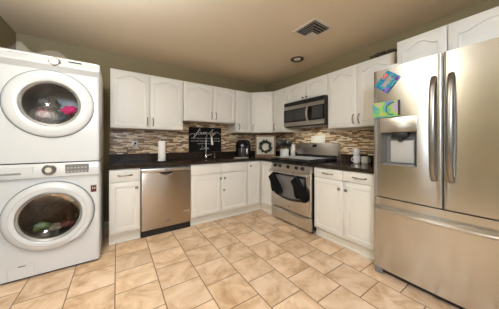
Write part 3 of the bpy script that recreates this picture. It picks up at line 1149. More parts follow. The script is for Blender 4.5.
box(bm, xm - 0.012, xm + 0.012, 0.0, 0.03, HZ1 - 0.085, HZ1 - 0.048, 0.004, 2)
obj('dispenser_nozzle', bm, 'black', dl)
boxobj('dispenser_paddle', (xm - 0.080, xm + 0.085, 0.036, 0.056, HZ0 + 0.02, HZ1 - 0.075), 'paddle', dl, 0.006, 2)
boxobj('dispenser_tray', (HX0 + 0.01, HX1 - 0.01, -0.022, 0.05, HZ0 - 0.002, HZ0 + 0.014), 'greyplastic', dl, 0.003, 1)
# hinge covers, kick grille, feet
for x in (0.075, FW - 0.185):
    bm = bmesh.new()
    box(bm, x, x + 0.11, 0.004, 0.13, FH - 0.006, FH + 0.026, 0.008, 2)
    obj('hinge_cover', bm, 'white', t)
boxobj('kick_grille', (0.03, FW - 0.03, 0.035, 0.08, 0.014, 0.060), 'black', t)
for x in (0.006, FW - 0.066):
    bm = bmesh.new()
    box(bm, x, x + 0.06, 0.010, 0.080, 0.0, 0.052, 0.006, 2)
    obj('foot', bm, 'greyplastic', t)

# magnets on the fridge door
def on_fridge(y, z):
    f = (FY0 - y) / FW
    return (FX - BOW * (1 - (2 * f - 1) ** 2), y, z)
p = on_fridge(0.735, 1.703)
t = thing('photo_frame_magnet', 'tilted bright blue and red photo frame magnet, upper on the refrigerator door', 'magnet', (p[0] - 0.0065, p[1], p[2]), ROT_R)
t.rotation_euler = (0, R_(0), ROT_R)
rm = Matrix.Rotation(-R_(50), 3, 'Y')
bm = bmesh.new()
hw, hh, iw, ih = 0.078, 0.062, 0.046, 0.020
ou = [(-hw, -hh), (hw, -hh), (hw, hh), (-hw, hh)]
inn = [(-iw, -ih), (iw, -ih), (iw, ih), (-iw, ih)]
vo = [[bm.verts.new((x, y, z)) for x, z in ou] for y in (-0.005, 0.003)]
vi = [[bm.verts.new((x, y, z)) for x, z in inn] for y in (-0.005, 0.003)]
for i in range(4):
    j = (i + 1) % 4
    bm.faces.new((vo[0][i], vo[0][j], vi[0][j], vi[0][i]))
    bm.faces.new((vo[1][i], vo[1][j], vi[1][j], vi[1][i]))
    bm.faces.new((vo[0][i], vo[0][j], vo[1][j], vo[1][i]))
    bm.faces.new((vi[0][i], vi[0][j], vi[1][j], vi[1][i]))
bmesh.ops.rotate(bm, cent=(0, 0, 0), matrix=rm, verts=bm.verts)
obj('frame', bm, 'frameprint', t)
bm = bmesh.new()
box(bm, -iw - 0.004, iw + 0.004, -0.001, 0.002, -ih - 0.004, ih + 0.004)
bmesh.ops.rotate(bm, cent=(0, 0, 0), matrix=rm, verts=bm.verts)
obj('photo', bm, 'photo', t)
for (x, z, mt) in ((0.040, 0.042, 'redprint'), (0.015, 0.044, 'redprint'), (-0.064, -0.044, 'purpleprint'), (-0.045, -0.046, 'purpleprint')):
    bm = bmesh.new()
    lathe(bm, [(0, -0.0075), (0.012, -0.007), (0.015, -0.004), (0, -0.004)], (x, 0, z), 'Y', 12)
    bmesh.ops.rotate(bm, cent=(0, 0, 0), matrix=rm, verts=bm.verts)
    obj('ornament', bm, mt, t)
p = on_fridge(0.745, 1.472)
t = thing('art_print_magnet', 'rainbow coloured rectangular print stuck on the refrigerator door above the dispenser', 'magnet', (p[0] - 0.0045, p[1], p[2]), ROT_R)
t.rotation_euler = (0, 0, ROT_R)
bm = bmesh.new()
box(bm, -0.105, 0.098, -0.005, 0.001, -0.075, 0.062, 0.001, 1, Matrix.Rotation(-R_(1), 4, 'Y'))
obj('print', bm, 'artprint', t)
bm = bmesh.new()
arc = [(0.055 + 0.052 * math.cos(a), -0.0062, -0.008 + 0.052 * math.sin(a)) for a in [R_(80 + 190 * k / 16) for k in range(17)]]
tube(bm, arc, 0.0035, 6)
obj('dark_arc', bm, 'black', t)
bm = bmesh.new()
box(bm, 0.088, 0.103, -0.0065, 0.001, -0.070, 0.058, 0.001, 1, Matrix.Rotation(-R_(1), 4, 'Y'))
obj('dark_edge', bm, 'black', t)

# ---------------------------------------------------------------- washing machine and dryer
def rect_hole_panel(bm, w0, w1, z0, z1, c, r, y, N=48):
    """flat panel in the xz plane with a round hole"""
    outer, inner = [], []
    for k in range(N):
        a = 2 * PI * k / N
        ca, sa = math.cos(a), math.sin(a)
        inner.append(bm.verts.new((c[0] + r * ca, y, c[1] + r * sa)))
        tx = ((w1 - c[0]) if ca > 0 else (w0 - c[0])) / ca if abs(ca) > 1e-6 else 1e9
        tz = ((z1 - c[1]) if sa > 0 else (z0 - c[1])) / sa if abs(sa) > 1e-6 else 1e9
        s = min(tx, tz)
        outer.append(bm.verts.new((c[0] + s * ca, y, c[1] + s * sa)))
    for k in range(N):
        j = (k + 1) % N
        bm.faces.new((outer[k], outer[j], inner[j], inner[k]))
    return outer, inner

def laundry_machine(name, label, cat, base, H, cz, kind):
    t = thing(name, label, cat, (-0.487, 2.459, base))
    hw, dep = 0.343, 0.80
    top = H
    # cabinet: shell with rounded vertical front edges and a round opening
    bm = bmesh.new()
    foot = 0.022 if base == 0 else 0.011
    outline = [(-hw, dep), (-hw, 0.02), (-hw + 0.006, 0.006), (-hw + 0.02, 0.0), (hw - 0.02, 0.0), (hw - 0.006, 0.006), (hw, 0.02), (hw, dep)]
    lo = [bm.verts.new((x, y, foot)) for x, y in outline]
    hi = [bm.verts.new((x, y, top)) for x, y in outline]
    n = len(outline)
    for i in range(n):
        j = (i + 1) % n
        if i == 3:
            continue
        bm.faces.new((lo[i], lo[j], hi[j], hi[i]))
    bm.faces.new(lo[::-1]); bm.faces.new(hi)
    N = 48
    # front skin with hole: corners included by snapping the nearest rays
    hole = []
    outer = []
    w0, w1 = -hw + 0.02, hw - 0.02
    for k in range(N):
        a = 2 * PI * k / N
        hole.append(bm.verts.new((0.215 * math.cos(a), 0.0, cz + 0.215 * math.sin(a))))
    corners = [Vector((w1, 0, top)), Vector((w0, 0, top)), Vector((w0, 0, foot)), Vector((w1, 0, foot))]
    angs = [math.atan2(c.z - cz, c.x) % (2 * PI) for c in corners]
    idx = [round(a / (2 * PI) * N) % N for a in angs]
    for k in range(N):
        a = 2 * PI * k / N
        if k in idx:
            outer.append(bm.verts.new(corners[idx.index(k)]))
            continue
        ca, sa = math.cos(a), math.sin(a)
        s = 1e9
        if abs(ca) > 1e-6:
            s = min(s, (w1 if ca > 0 else w0) / ca)
        if abs(sa) > 1e-6:
            s = min(s, ((top - cz) if sa > 0 else (foot - cz)) / sa)
        outer.append(bm.verts.new((s * ca, 0, cz + s * sa)))
    for k in range(N):
        j = (k + 1) % N
        bm.faces.new((outer[k], outer[j], hole[j], hole[k]))
    obj('body', bm, 'appl', t, 40)
    # plinth shadow gap / feet
    if base == 0:
        for x in (-0.29, 0.29):
            for y in (0.06, 0.72):
                bm = bmesh.new()
                lathe(bm, [(0, 0), (0.024, 0), (0.020, 0.023), (0, 0.023)], (x, y, 0), 'Z', 14)
                obj('foot', bm, 'black', t)
        boxobj('plinth', (-hw + 0.012, hw - 0.012, 0.02, 0.06, 0.004, 0.024), 'black', t)
    else:
        boxobj('stacking_strip', (-hw + 0.010, hw - 0.010, 0.012, dep - 0.01, 0.0, 0.012), 'black', t)
    # control fascia: leaning top band, overhanging lip below
    bm = bmesh.new()
    zf = 0.862 if kind == 'washer' else 0.872
    if kind == 'washer':
        prof = [(0.0, zf), (-0.020, zf + 0.006), (-0.024, zf + 0.016), (-0.016, top - 0.012), (-0.010, top - 0.001), (0.012, top - 0.0005), (0.012, zf)]
    else:
        prof = [(0.0, zf - 0.040), (-0.036, zf - 0.002), (-0.041, zf + 0.006), (-0.040, zf + 0.018), (0.008, top - 0.010), (0.024, top + 0.001), (0.10, top + 0.001), (0.10, zf)]
    m = len(prof)
    xs = [-hw - 0.001, -hw + 0.012, hw - 0.012, hw + 0.001]
    sh = [0.010, 0, 0, 0.010]
    V = [[bm.verts.new((x, min(y + s if y < 0 else y, 0.11), z)) for y, z in prof] for x, s in zip(xs, sh)]
    for a, b in zip(V, V[1:]):
        for i in range(m):
            j = (i + 1) % m
            bm.faces.new((a[i], a[j], b[j], b[i]))
    bm.faces.new(V[0]); bm.faces.new(V[-1][::-1])
    cp = obj('control_panel', bm, 'appl', t, 30)
    if kind == 'washer':
        fy = lambda z: -0.024 + 0.008 * (z - zf - 0.016) / (top - zf - 0.03)
    else:
        fy = lambda z: -0.040 + 0.048 * (z - zf - 0.022) / (top - zf - 0.032)
    # dial
    zk = 0.934 if kind == 'washer' else 0.908
    xk = -0.012 if kind == 'washer' else 0.024
    bm = bmesh.new()
    lathe(bm, [(0, 0.004), (0.047, 0.004), (0.047, -0.006), (0.041, -0.010), (0.037, -0.024), (0.034, -0.027), (0, -0.027)], (xk, fy(zk), zk), 'Y', 28)
    if kind == 'dryer':
        bmesh.ops.scale(bm, vec=(0.88, 1, 0.86), space=Matrix.Translation((-xk, 0, -zk)), verts=bm.verts)
    k_ = obj('dial', bm, 'steel_handle', cp)
    bm = bmesh.new()
    lathe(bm, [(0, -0.029), (0.021, -0.029), (0.023, -0.026), (0, -0.026)], (xk, fy(zk), zk), 'Y', 24)
    obj('dial_cap', bm, 'plate', k_)
    if kind == 'washer':
        bm = bmesh.new()
        box(bm, 0.092, 0.262, fy(0.93) - 0.003, fy(0.93) + 0.008, 0.888, 0.976, 0.003, 1)
        dp = obj('display', bm, 'dispgrey', cp)
        for i in range(6):
            for j in range(2):
                boxobj('display_mark', (0.104 + i * 0.025, 0.120 + i * 0.025, fy(0.93) - 0.0042, fy(0.93), 0.902 + j * 0.034, 0.914 + j * 0.034), 'bezelgrey', dp)
        bm = bmesh.new()
        box(bm, -0.335, -0.110, fy(0.92) - 0.002, fy(0.92) + 0.012, 0.868, 0.972, 0.003, 1)
        dd = obj('detergent_drawer', bm, 'appl', cp)
        bm = bmesh.new()
        box(bm, -0.300, -0.180, fy(0.92) - 0.004, fy(0.92) + 0.004, 0.904, 0.922, 0.003, 1)
        obj('handle', bm, 'bezelgrey', dd)
        for x in (0.29, 0.305):
            bm = bmesh.new()
            lathe(bm, [(0, -0.002), (0.006, -0.002), (0.006, 0.004), (0, 0.004)], (x, fy(0.93), 0.935), 'Y', 10)
            obj('button', bm, 'applgrey', cp)
        bm = text_mesh('SAMSUNG', 0.020, Matrix.Translation((-0.205, fy(0.957) - 0.004, 0.955)) @ FRONT, 0, 0.0006, 'CENTER', 1.15)
        obj('lettering', bm, 'greyplastic', dd)
        bm = bmesh.new()
        box(bm, 0.274, 0.318, -0.0015, 0.002, 0.692, 0.758)
        st = obj('sticker', bm, 'redsticker', t)
        bm = text_mesh('10', 0.030, Matrix.Translation((0.296, -0.002, 0.730)) @ FRONT, 0, 0.0005)
        obj('lettering', bm, 'plate', st)
    else:
        bm = bmesh.new()
        z = 0.940
        lean = math.atan2(0.048, top - zf - 0.032)
        box(bm, -0.048, 0.048, -0.002, 0.006, -0.009, 0.009, 0.002, 1)
        bmesh.ops.rotate(bm, cent=(0, 0, 0), matrix=Matrix.Rotation(-lean, 3, 'X'), verts=bm.verts)
        obj('display', move(bm, 0.160, fy(z), z), 'blackgloss', cp)
        bm = text_mesh('SAMSUNG', 0.022, Matrix.Translation((-0.205, fy(0.945) - 0.0015, 0.945)) @ Matrix.Rotation(-lean, 4, 'X') @ FRONT, 0, 0.0006, 'CENTER', 1.15)
        obj('lettering', bm, 'greyplastic', cp)
    # door ring
    bm = bmesh.new()
    ro = 0.302 if kind == 'washer' else 0.298
    if kind == 'washer':
        prof = [(ro - 0.004, -0.001), (ro, -0.010), (ro - 0.004, -0.028), (ro - 0.022, -0.044), (ro - 0.050, -0.052), (0.228, -0.051), (0.217, -0.046), (0.214, -0.030), (0.214, -0.012), (0.230, -0.001)]
        dcz = cz
    else:
        prof = [(ro - 0.004, -0.001), (ro, -0.006), (ro - 0.004, -0.018), (ro - 0.020, -0.026), (ro - 0.060, -0.029), (0.212, -0.028), (0.203, -0.024), (0.201, -0.014), (0.201, -0.006), (0.215, -0.001)]
    lathe(bm, prof, (0, 0, cz), 'Y', 64, True)
    d = obj('door', bm, 'appl', t, 45)
    bm = bmesh.new()
    lathe(bm, [(ro + 0.0050, -0.0005), (ro + 0.0050, -0.003), (ro - 0.002, -0.004), (ro - 0.002, -0.0005)], (0, 0, cz), 'Y', 64, True)
    obj('door_seam', bm, 'rubber', d)
    if kind == 'washer':
        bm = bmesh.new()
        lathe(bm, [(0.252, -0.0505), (0.252, -0.0535), (0.246, -0.0535), (0.246, -0.0505)], (0, 0, cz), 'Y', 64, True)
        obj('inner_ring', bm, 'applgrey', d)
        # finger grip bulge at the lower right of the ring
        bm = bmesh.new()
        a0 = R_(-42)
        arc = []
        for k in range(13):
            a = a0 + R_(-26 + 52 * k / 12)
            arc.append((0.278 * math.cos(a), -0.036, cz + 0.278 * math.sin(a)))
        tube(bm, arc, [0.006 + 0.020 * math.sin(PI * k / 12) for k in range(13)], 10)
        obj('door_grip', bm, 'appl', d)
    # dark / chrome bezel and bowl glass
    bm = bmesh.new()
    rb, yb0 = (0.2145, -0.043) if kind == 'washer' else (0.2015, -0.025)
    lathe(bm, [(rb, yb0), (rb - 0.004, yb0 - 0.003), (rb - 0.018, yb0 + 0.012), (rb - 0.020, 0.012), (rb - 0.002, 0.012)], (0, 0, cz), 'Y', 64, True)
    obj('bezel', bm, 'bezelgrey', d)
    bm = bmesh.new()
    rg = rb - 0.0185
    prof = [(rg * s, yb0 + 0.014 + 0.055 * (1 - s ** 2.2)) for s in (1.0, 0.94, 0.86, 0.75, 0.6, 0.42, 0.2, 0.0)]
    lathe(bm, prof, (0, 0, cz), 'Y', 48)
    obj('door_glass', bm, 'doorglass' if kind == 'dryer' else 'doorglass_dark', d, 80)
    # gasket and drum
    bm = bmesh.new()
    lathe(bm, [(0.215, 0.0), (0.205, 0.03), (0.215, 0.07), (0.262, 0.085)], (0, 0, cz), 'Y', 48)
    obj('gasket', bm, 'rubber', t)
    bm = bmesh.new()
    prof = [(0.262, 0.085)]
    prof += [(0.268, 0.10), (0.268, 0.52), (0.24, 0.55), (0.06, 0.56), (0, 0.56)]
    lathe(bm, prof, (0, 0, cz), 'Y', 48)
    for k in range(3):
        a = R_(100 + 120 * k)
        p0 = Vector((0.262 * math.cos(a), 0.12, cz + 0.262 * math.sin(a)))
        tube(bm, [p0, p0 + Vector((0, 0.38, 0))], 0.022, 8)
    obj('drum', bm, 'drum', t)
    if kind == 'washer':
        bm = bmesh.new()
        box(bm, -0.262, -0.108, -0.0015, 0.002, 0.030, 0.132, 0.001, 1)
        fc = obj('filter_cover', bm, 'appl', t)
        bm = bmesh.new()
        box(bm, -0.205, -0.160, -0.004, 0.0, 0.120, 0.128, 0.001, 1)
        obj('latch', bm, 'greyplastic', fc)
        bm = bmesh.new()
        tube(bm, [(-0.262, -0.0016, 0.030), (-0.262, -0.0016, 0.132), (-0.108, -0.0016, 0.132), (-0.108, -0.0016, 0.030)], 0.0016, 6)
        obj('cover_seam', bm, 'applgrey', fc)
    return t

laundry_machine('washing_machine', 'white front-load washing machine standing on the floor beneath the dryer', 'washing machine', 0.0, 0.990, 0.523, 'washer')
laundry_machine('clothes_dryer', 'white front-load clothes dryer stacked on top of the washing machine', 'dryer', 0.990, 0.962, 0.533, 'dryer')

# laundry inside the drums
def cloth(name, label, c, s, mat, seed, group):
    bm = bmesh.new()
    bmesh.ops.create_icosphere(bm, subdivisions=4, radius=1.0)
    for v in bm.verts:
        d = v.co.normalized()
        k = 1 + 0.34 * noise.noise(d * 1.7 + Vector((seed, 0, 0))) + 0.20 * noise.noise(d * 4.5 + Vector((0, seed, 0))) - 0.10 * abs(noise.noise(d * 8 + Vector((0, 0, seed))))
        v.co = Vector((d.x * s[0] * k, d.y * s[1] * k, d.z * s[2] * k))
    o = obj(name, bm, mat, None, 180)
    o.location = c
    tag(o, label, 'laundry', group)
wc, dc = 0.523, 0.990 + 0.533
gw, gd = 'laundry inside the washer', 'laundry inside the dryer'
cloth('garment', 'light green garment at the lower left inside the washer door', (-0.575, 2.585, wc - 0.125), (0.062, 0.045, 0.040), 'green_cloth', 1.3, gw)
cloth('garment', 'white garment at the bottom inside the washer door', (-0.487, 2.590, wc - 0.150), (0.050, 0.045, 0.030), 'white_cloth', 4.1, gw)
cloth('garment', 'rose coloured garment at the lower right inside the washer door', (-0.405, 2.590, wc - 0.138), (0.052, 0.045, 0.030), 'rose_cloth', 7.7, gw)
cloth('garment', 'dark brown bundle heaped in the middle of the washer drum', (-0.490, 2.775, wc - 0.07), (0.17, 0.09, 0.12), 'brown_cloth', 2.9, gw)
cloth('garment', 'hot pink garment at the right inside the dryer door', (-0.375, 2.562, dc - 0.030), (0.060, 0.032, 0.040), 'pink_cloth', 5.2, gd)
cloth('garment', 'slate grey bundle in the lower middle of the dryer drum', (-0.435, 2.700, dc - 0.085), (0.085, 0.080, 0.085), 'grey_cloth', 3.3, gd)
cloth('garment', 'dull rose garment at the left inside the dryer door', (-0.590, 2.685, dc - 0.075), (0.055, 0.070, 0.065), 'rose_cloth', 8.8, gd)
cloth('garment', 'beige garment at the upper left inside the dryer door', (-0.575, 2.800, dc + 0.050), (0.070, 0.050, 0.075), 'beige_cloth', 6.4, gd)

# crumpled clear plastic on top of the dryer
bm = bmesh.new()
NX, NY = 26, 10
g = []
for i in range(NX + 1):
    row = []
    for j in range(NY + 1):
        fx, fy_ = i / NX, j / NY
        x = -0.36 + 0.44 * fx
        y = 0.17 * fy_
        env = math.sin(PI * fy_) ** 0.45 * (0.20 + 0.85 * math.exp(-((fx - 0.16) / 0.12) ** 2) + 0.55 * math.exp(-((fx - 0.66) / 0.20) ** 2)) * math.sin(PI * fx) ** 0.3
        z = 0.003 + max(0, 0.116 * env * (1 + 0.35 * noise.noise(Vector((x * 16, y * 16, 2)))) + 0.012 * noise.noise(Vector((x * 40, y * 40, 5))))
        row.append(bm.verts.new((x, y, z)))
    g.append(row)
for i in range(NX):
    for j in range(NY):
        bm.faces.new((g[i][j], g[i + 1][j], g[i + 1][j + 1], g[i][j + 1]))
o = obj('plastic_bag', bm, 'film', None, 25)
o.location = (-0.42, 2.490, 1.954)
tag(o, 'crumpled clear plastic bag lying on top of the dryer', 'plastic bag')

# ---------------------------------------------------------------- things on the counters and walls
# outlet with black plug and cord
def wall_plate(name, label, cat, loc, rot, w, h, gangs, holes):
    t = thing(name, label, cat, loc, rot)
    boxobj('plate', (-w / 2, w / 2, -0.006, 0, -h / 2, h / 2), 'plate', t, 0.002, 2)
    for k in range(gangs):
        x = (k - (gangs - 1) / 2) * 0.046
        bm = bmesh.new()
        if holes:
            for z in (-0.021, 0.021):
                box(bm, x - 0.016, x + 0.016, -0.0085, -0.004, z - 0.014, z + 0.014, 0.003, 2)
            obj('socket', bm, 'trimwhite', t)
        else:
            box(bm, x - 0.016, x + 0.016, -0.0095, -0.004, -0.033, 0.033, 0.002, 1)
            obj('switch', bm, 'trimwhite', t)
    return t
wall_plate('outlet', 'white wall outlet with the black plug in it, on the left backsplash', 'outlet', (0.221, YB - 0.010, 1.150), 0, 0.078, 0.120, 1, True)
wall_plate('switch_plate', 'wide ivory four-gang switch plate on the backsplash behind the range', 'switch', (XR - 0.010, 2.006, 1.236), ROT_R, 0.262, 0.115, 4, False)
t = thing('power_cord', 'black power cord running from the outlet down across the counter', 'power cord', (0.221, YB - 0.019, 1.171))
bm = bmesh.new()
box(bm, -0.013, 0.013, -0.038, 0, -0.014, 0.014, 0.005, 2)
obj('plug', bm, 'black', t)
bm = bmesh.new()
P0 = Vector((0.0, -0.036, -0.004))
P3 = Vector((-0.285, -0.50, -0.252))
pts = []
for k in range(25):
    f = k / 24
    p = P0.lerp(P3, f)
    p.z -= 0.030 * math.sin(PI * f)
    p.y -= 0.03 * math.sin(PI * f)
    if p.z < -0.2515:
        p.z = -0.2515
    pts.append(p)
tube(bm, pts, 0.0035, 8)
obj('cord', bm, 'black', t)

# paper towel on its holder
t = thing('paper_towel_holder', 'white paper towel roll on a black upright holder, on the counter', 'paper towel', (0.508, 2.880, CT1))
bm = bmesh.new()
lathe(bm, [(0, 0), (0.070, 0), (0.072, 0.006), (0.066, 0.012), (0.010, 0.014), (0.006, 0.02), (0.006, 0.292), (0.011, 0.296), (0.012, 0.306), (0.006, 0.314), (0, 0.315)], (0, 0, 0), 'Z', 32)
obj('holder', bm, 'black', t)
bm = bmesh.new()
lathe(bm, [(0.018, 0.016), (0.047, 0.016), (0.0485, 0.020), (0.0485, 0.284), (0.047, 0.288), (0.018, 0.288)], (0, 0, 0), 'Z', 40, True)
obj('roll', bm, 'paper', t)

# black lettered sign leaning against the backsplash
t = thing('wall_sign', 'black sign with white handwritten lettering above the sink', 'sign', (1.010, YB - 0.024, 1.018))
boxobj('board', (0, 0.600, -0.014, 0.010, 0, 0.432), 'blackboard', t, 0.002, 1)
ty = -0.0148
def script(bm, strokes, ox, oz, sx, sz, rad, shear=0.30):
    """handwritten strokes: lists of (x, z) control points run through a Catmull-Rom curve"""
    for st in strokes:
        P = [st[0]] + st + [st[-1]]
        out = []
        for i in range(1, len(P) - 2):
            for k in range(6):
                u = k / 6
                q = []
                for c in (0, 1):
                    p0, p1, p2, p3 = (P[i + d][c] for d in (-1, 0, 1, 2))
                    q.append(0.5 * (2 * p1 + (p2 - p0) * u + (2 * p0 - 5 * p1 + 4 * p2 - p3) * u * u + (3 * p1 - p0 - 3 * p2 + p3) * u ** 3))
                out.append(q)
        out.append(P[-1])
        tube(bm, [(ox + (x + shear * z) * sx, ty, oz + z * sz) for x, z in out], rad, 6)
bm = bmesh.new()
FAMILY = [
    [(-0.3, 0.1), (0.2, 0.6), (0.75, 1.7), (0.6, 2.2), (0.35, 1.8), (0.3, 0.6), (0.2, -0.9), (0.0, -1.3), (-0.1, -0.8), (0.35, 0.0), (0.7, 0.3)],
    [(1.45, 0.8), (1.0, 0.9), (0.75, 0.4), (0.95, 0.0), (1.3, 0.3), (1.5, 0.9), (1.45, 0.2), (1.65, 0.05), (1.9, 0.5)],
    [(1.9, 0.5), (2.05, 0.95), (2.05, 0.05), (2.2, 0.7), (2.45, 0.95), (2.5, 0.05), (2.65, 0.7), (2.9, 0.95), (2.95, 0.2), (3.1, 0.05), (3.35, 0.5)],
    [(3.35, 0.5), (3.45, 0.9), (3.45, 0.2), (3.6, 0.05), (3.85, 0.5)],
    [(3.5, 1.35), (3.55, 1.4)],
    [(3.85, 0.5), (4.25, 1.7), (4.15, 2.1), (3.95, 1.6), (3.95, 0.3), (4.1, 0.05), (4.4, 0.5)],
    [(4.4, 0.5), (4.5, 0.9), (4.5, 0.3), (4.7, 0.1), (5.0, 0.9), (4.95, -0.2), (4.75, -1.1), (4.5, -0.9), (5.0, 0.0), (5.6, 0.5)],
]
script(bm, FAMILY, 0.105, 0.305, 0.068, 0.046, 0.0028)
tube(bm, [(0.005 + 0.10 * f, ty, 0.290 + 0.03 * math.sin(f * 3)) for f in [k / 8 for k in range(9)]], 0.0024, 6)
tube(bm, [(0.45 + 0.145 * f, ty, 0.325 + 0.03 * math.sin(f * 4)) for f in [k / 8 for k in range(9)]], 0.0024, 6)
def scribble(x0, x1, z, h):
    x = x0
    while x < x1 - 0.03:
        L = min(random.uniform(0.05, 0.10), x1 - x)
        n = int(L / 0.006)
        pts = [(x + L * k / n, ty, z + h * (0.5 if k % 2 else -0.5) * random.uniform(0.5, 1)) for k in range(n + 1)]
        tube(bm, pts, 0.0020, 5)
        x += L + 0.014
scribble(0.040, 0.565, 0.238, 0.024)
scribble(0.035, 0.570, 0.192, 0.024)
scribble(0.150, 0.450, 0.146, 0.024)
LOVE = [
    [(0.6, 1.9), (0.35, 2.1), (0.3, 1.2), (0.25, 0.2), (0.0, 0.0), (0.4, 0.05), (0.9, 0.1)],
    [(1.35, 0.85), (1.05, 0.7), (1.05, 0.1), (1.4, 0.05), (1.6, 0.55), (1.4, 0.9), (1.75, 0.75)],
    [(1.75, 0.75), (1.95, 0.85), (2.05, 0.05), (2.35, 0.85), (2.55, 0.75)],
    [(2.55, 0.45), (2.9, 0.6), (2.85, 0.9), (2.6, 0.7), (2.65, 0.1), (3.0, 0.05), (3.4, 0.4)],
]
script(bm, LOVE, 0.190, 0.045, 0.050, 0.030, 0.0024)
obj('lettering', bm, 'chalk', t)

# faucet
t = thing('faucet', 'chrome gooseneck kitchen faucet with pull-down head at the sink', 'faucet', (1.285, 3.250, CT1))
bm = bmesh.new()
lathe(bm, [(0, 0), (0.030, 0), (0.030, 0.008), (0.020, 0.014), (0.016, 0.05), (0.014, 0.06), (0, 0.06)], (0, 0, 0), 'Z', 20)
dirv = Vector((0.20, -0.98, 0)).normalized()
pts = [Vector((0, 0, 0.05)), Vector((0, 0, 0.15)), Vector((0, 0, 0.27)), Vector((0, 0, 0.33))]
for k in range(1, 11):
    a = PI * k / 11
    pts.append(Vector((0, 0, 0.33)) + dirv * (0.085 * (1 - math.cos(a))) + Vector((0, 0, 0.085 * math.sin(a))))
tube(bm, pts, 0.012, 12)
obj('spout', bm, 'chrome', t)
e = pts[-1]
bm = bmesh.new()
hd = (dirv * 0.02 + Vector((0, 0, -0.10)))
tube(bm, [e + Vector((0, 0, 0.005)), e + hd * 0.2, e + hd * 0.4, e + hd * 1.1, e + hd * 1.25], [0.014, 0.016, 0.017, 0.021, 0.020], 14)
obj('spray_head', bm, 'steel_plain', t)
bm = bmesh.new()
tube(bm, [(0.010, -0.004, 0.045), (0.055, -0.020, 0.052), (0.095, -0.030, 0.060)], [0.012, 0.008, 0.006], 10)
obj('lever', bm, 'chrome', t)
t = thing('soap_dispenser', 'small chrome soap dispenser just right of the kitchen faucet', 'soap dispenser', (1.435, 3.235, CT1))
bm = bmesh.new()
lathe(bm, [(0, 0), (0.018, 0), (0.018, 0.006), (0.011, 0.012), (0.011, 0.055), (0.015, 0.06), (0.015, 0.078), (0, 0.082)], (0, 0, 0), 'Z', 18)
obj('pump_body', bm, 'chrome', t)
bm = bmesh.new()
tube(bm, [(0, 0, 0.070), (-0.01, -0.04, 0.072), (-0.012, -0.062, 0.062)], 0.006, 8)
obj('pump_spout', bm, 'chrome', t)

# pale spoon-rest tray near the counter edge
bm = bmesh.new()
def rr(w, d, r, z, n=6):
    out = []
    for cx, cy, a0 in ((w - r, d - r, 0), (-w + r, d - r, 90), (-w + r, -d + r, 180), (w - r, -d + r, 270)):
        for k in range(n + 1):
            a = R_(a0 + 90 * k / n)
            out.append(bm.verts.new((cx + r * math.cos(a), cy + r * math.sin(a), z)))
    return out
Ls = [rr(0.115, 0.055, 0.03, 0.0), rr(0.130, 0.070, 0.035, 0.014), rr(0.126, 0.066, 0.033, 0.014), rr(0.110, 0.050, 0.028, 0.004)]
n = len(Ls[0])
for a, b in zip(Ls, Ls[1:]):
    for i in range(n):
        bm.faces.new((a[i], a[(i + 1) % n], b[(i + 1) % n], b[i]))
bm.faces.new(Ls[-1]); bm.faces.new(Ls[0][::-1])
o = obj('tray', bm, 'wooddark')
o.location = (1.760, 2.850, CT1)
tag(o, 'small pale flat tray on the counter in front of the black air fryer', 'tray')

# air fryer
t = thing('air_fryer', 'black rounded air fryer with silver handle on the counter near the corner', 'air fryer', (1.925, 3.050, CT1), -R_(30))
bm = bmesh.new()
lathe(bm, [(0, 0.0), (0.112, 0.0), (0.126, 0.010), (0.138, 0.06), (0.140, 0.22), (0.126, 0.285), (0.085, 0.318), (0, 0.326)], (0, 0, 0), 'Z', 36)
obj('body', bm, 'blackgloss', t, 50)
bm = bmesh.new()
seg = [R_(-90 - 42 + 84 * k / 12) for k in range(13)]
def arcv(r, z):
    return [bm.verts.new((r * math.cos(a), r * math.sin(a), z)) for a in seg]
lo, hi, lo2, hi2 = arcv(0.146, 0.025), arcv(0.146, 0.165), arcv(0.136, 0.025), arcv(0.136, 0.165)
for i in range(12):
    bm.faces.new((lo[i], lo[i + 1], hi[i + 1], hi[i]))
    bm.faces.new((lo2[i], lo2[i + 1], hi2[i + 1], hi2[i]))
    bm.faces.new((hi[i], hi[i + 1], hi2[i + 1], hi2[i]))
    bm.faces.new((lo[i], lo[i + 1], lo2[i + 1], lo2[i]))
bm.faces.new((lo[0], hi[0], hi2[0], lo2[0])); bm.faces.new((lo[-1], hi[-1], hi2[-1], lo2[-1]))
bk = obj('basket_drawer', bm, 'black', t)
bm = bmesh.new()
box(bm, 0.050, 0.074, -0.180, -0.120, 0.065, 0.160, 0.008, 2)
obj('handle', bm, 'steel_plain', bk)
bm = bmesh.new()
lathe(bm, [(0, -0.012), (0.015, -0.012), (0.018, -0.004), (0.018, 0.010), (0, 0.010)], (-0.030, -0.136, 0.215), 'Y', 20)
obj('dial', bm, 'steel_handle', t)
bm = bmesh.new()
box(bm, -0.040, -0.026, -0.148, -0.138, 0.10, 0.180, 0.003, 1)
obj('window_strip', bm, 'steel_handle', t)

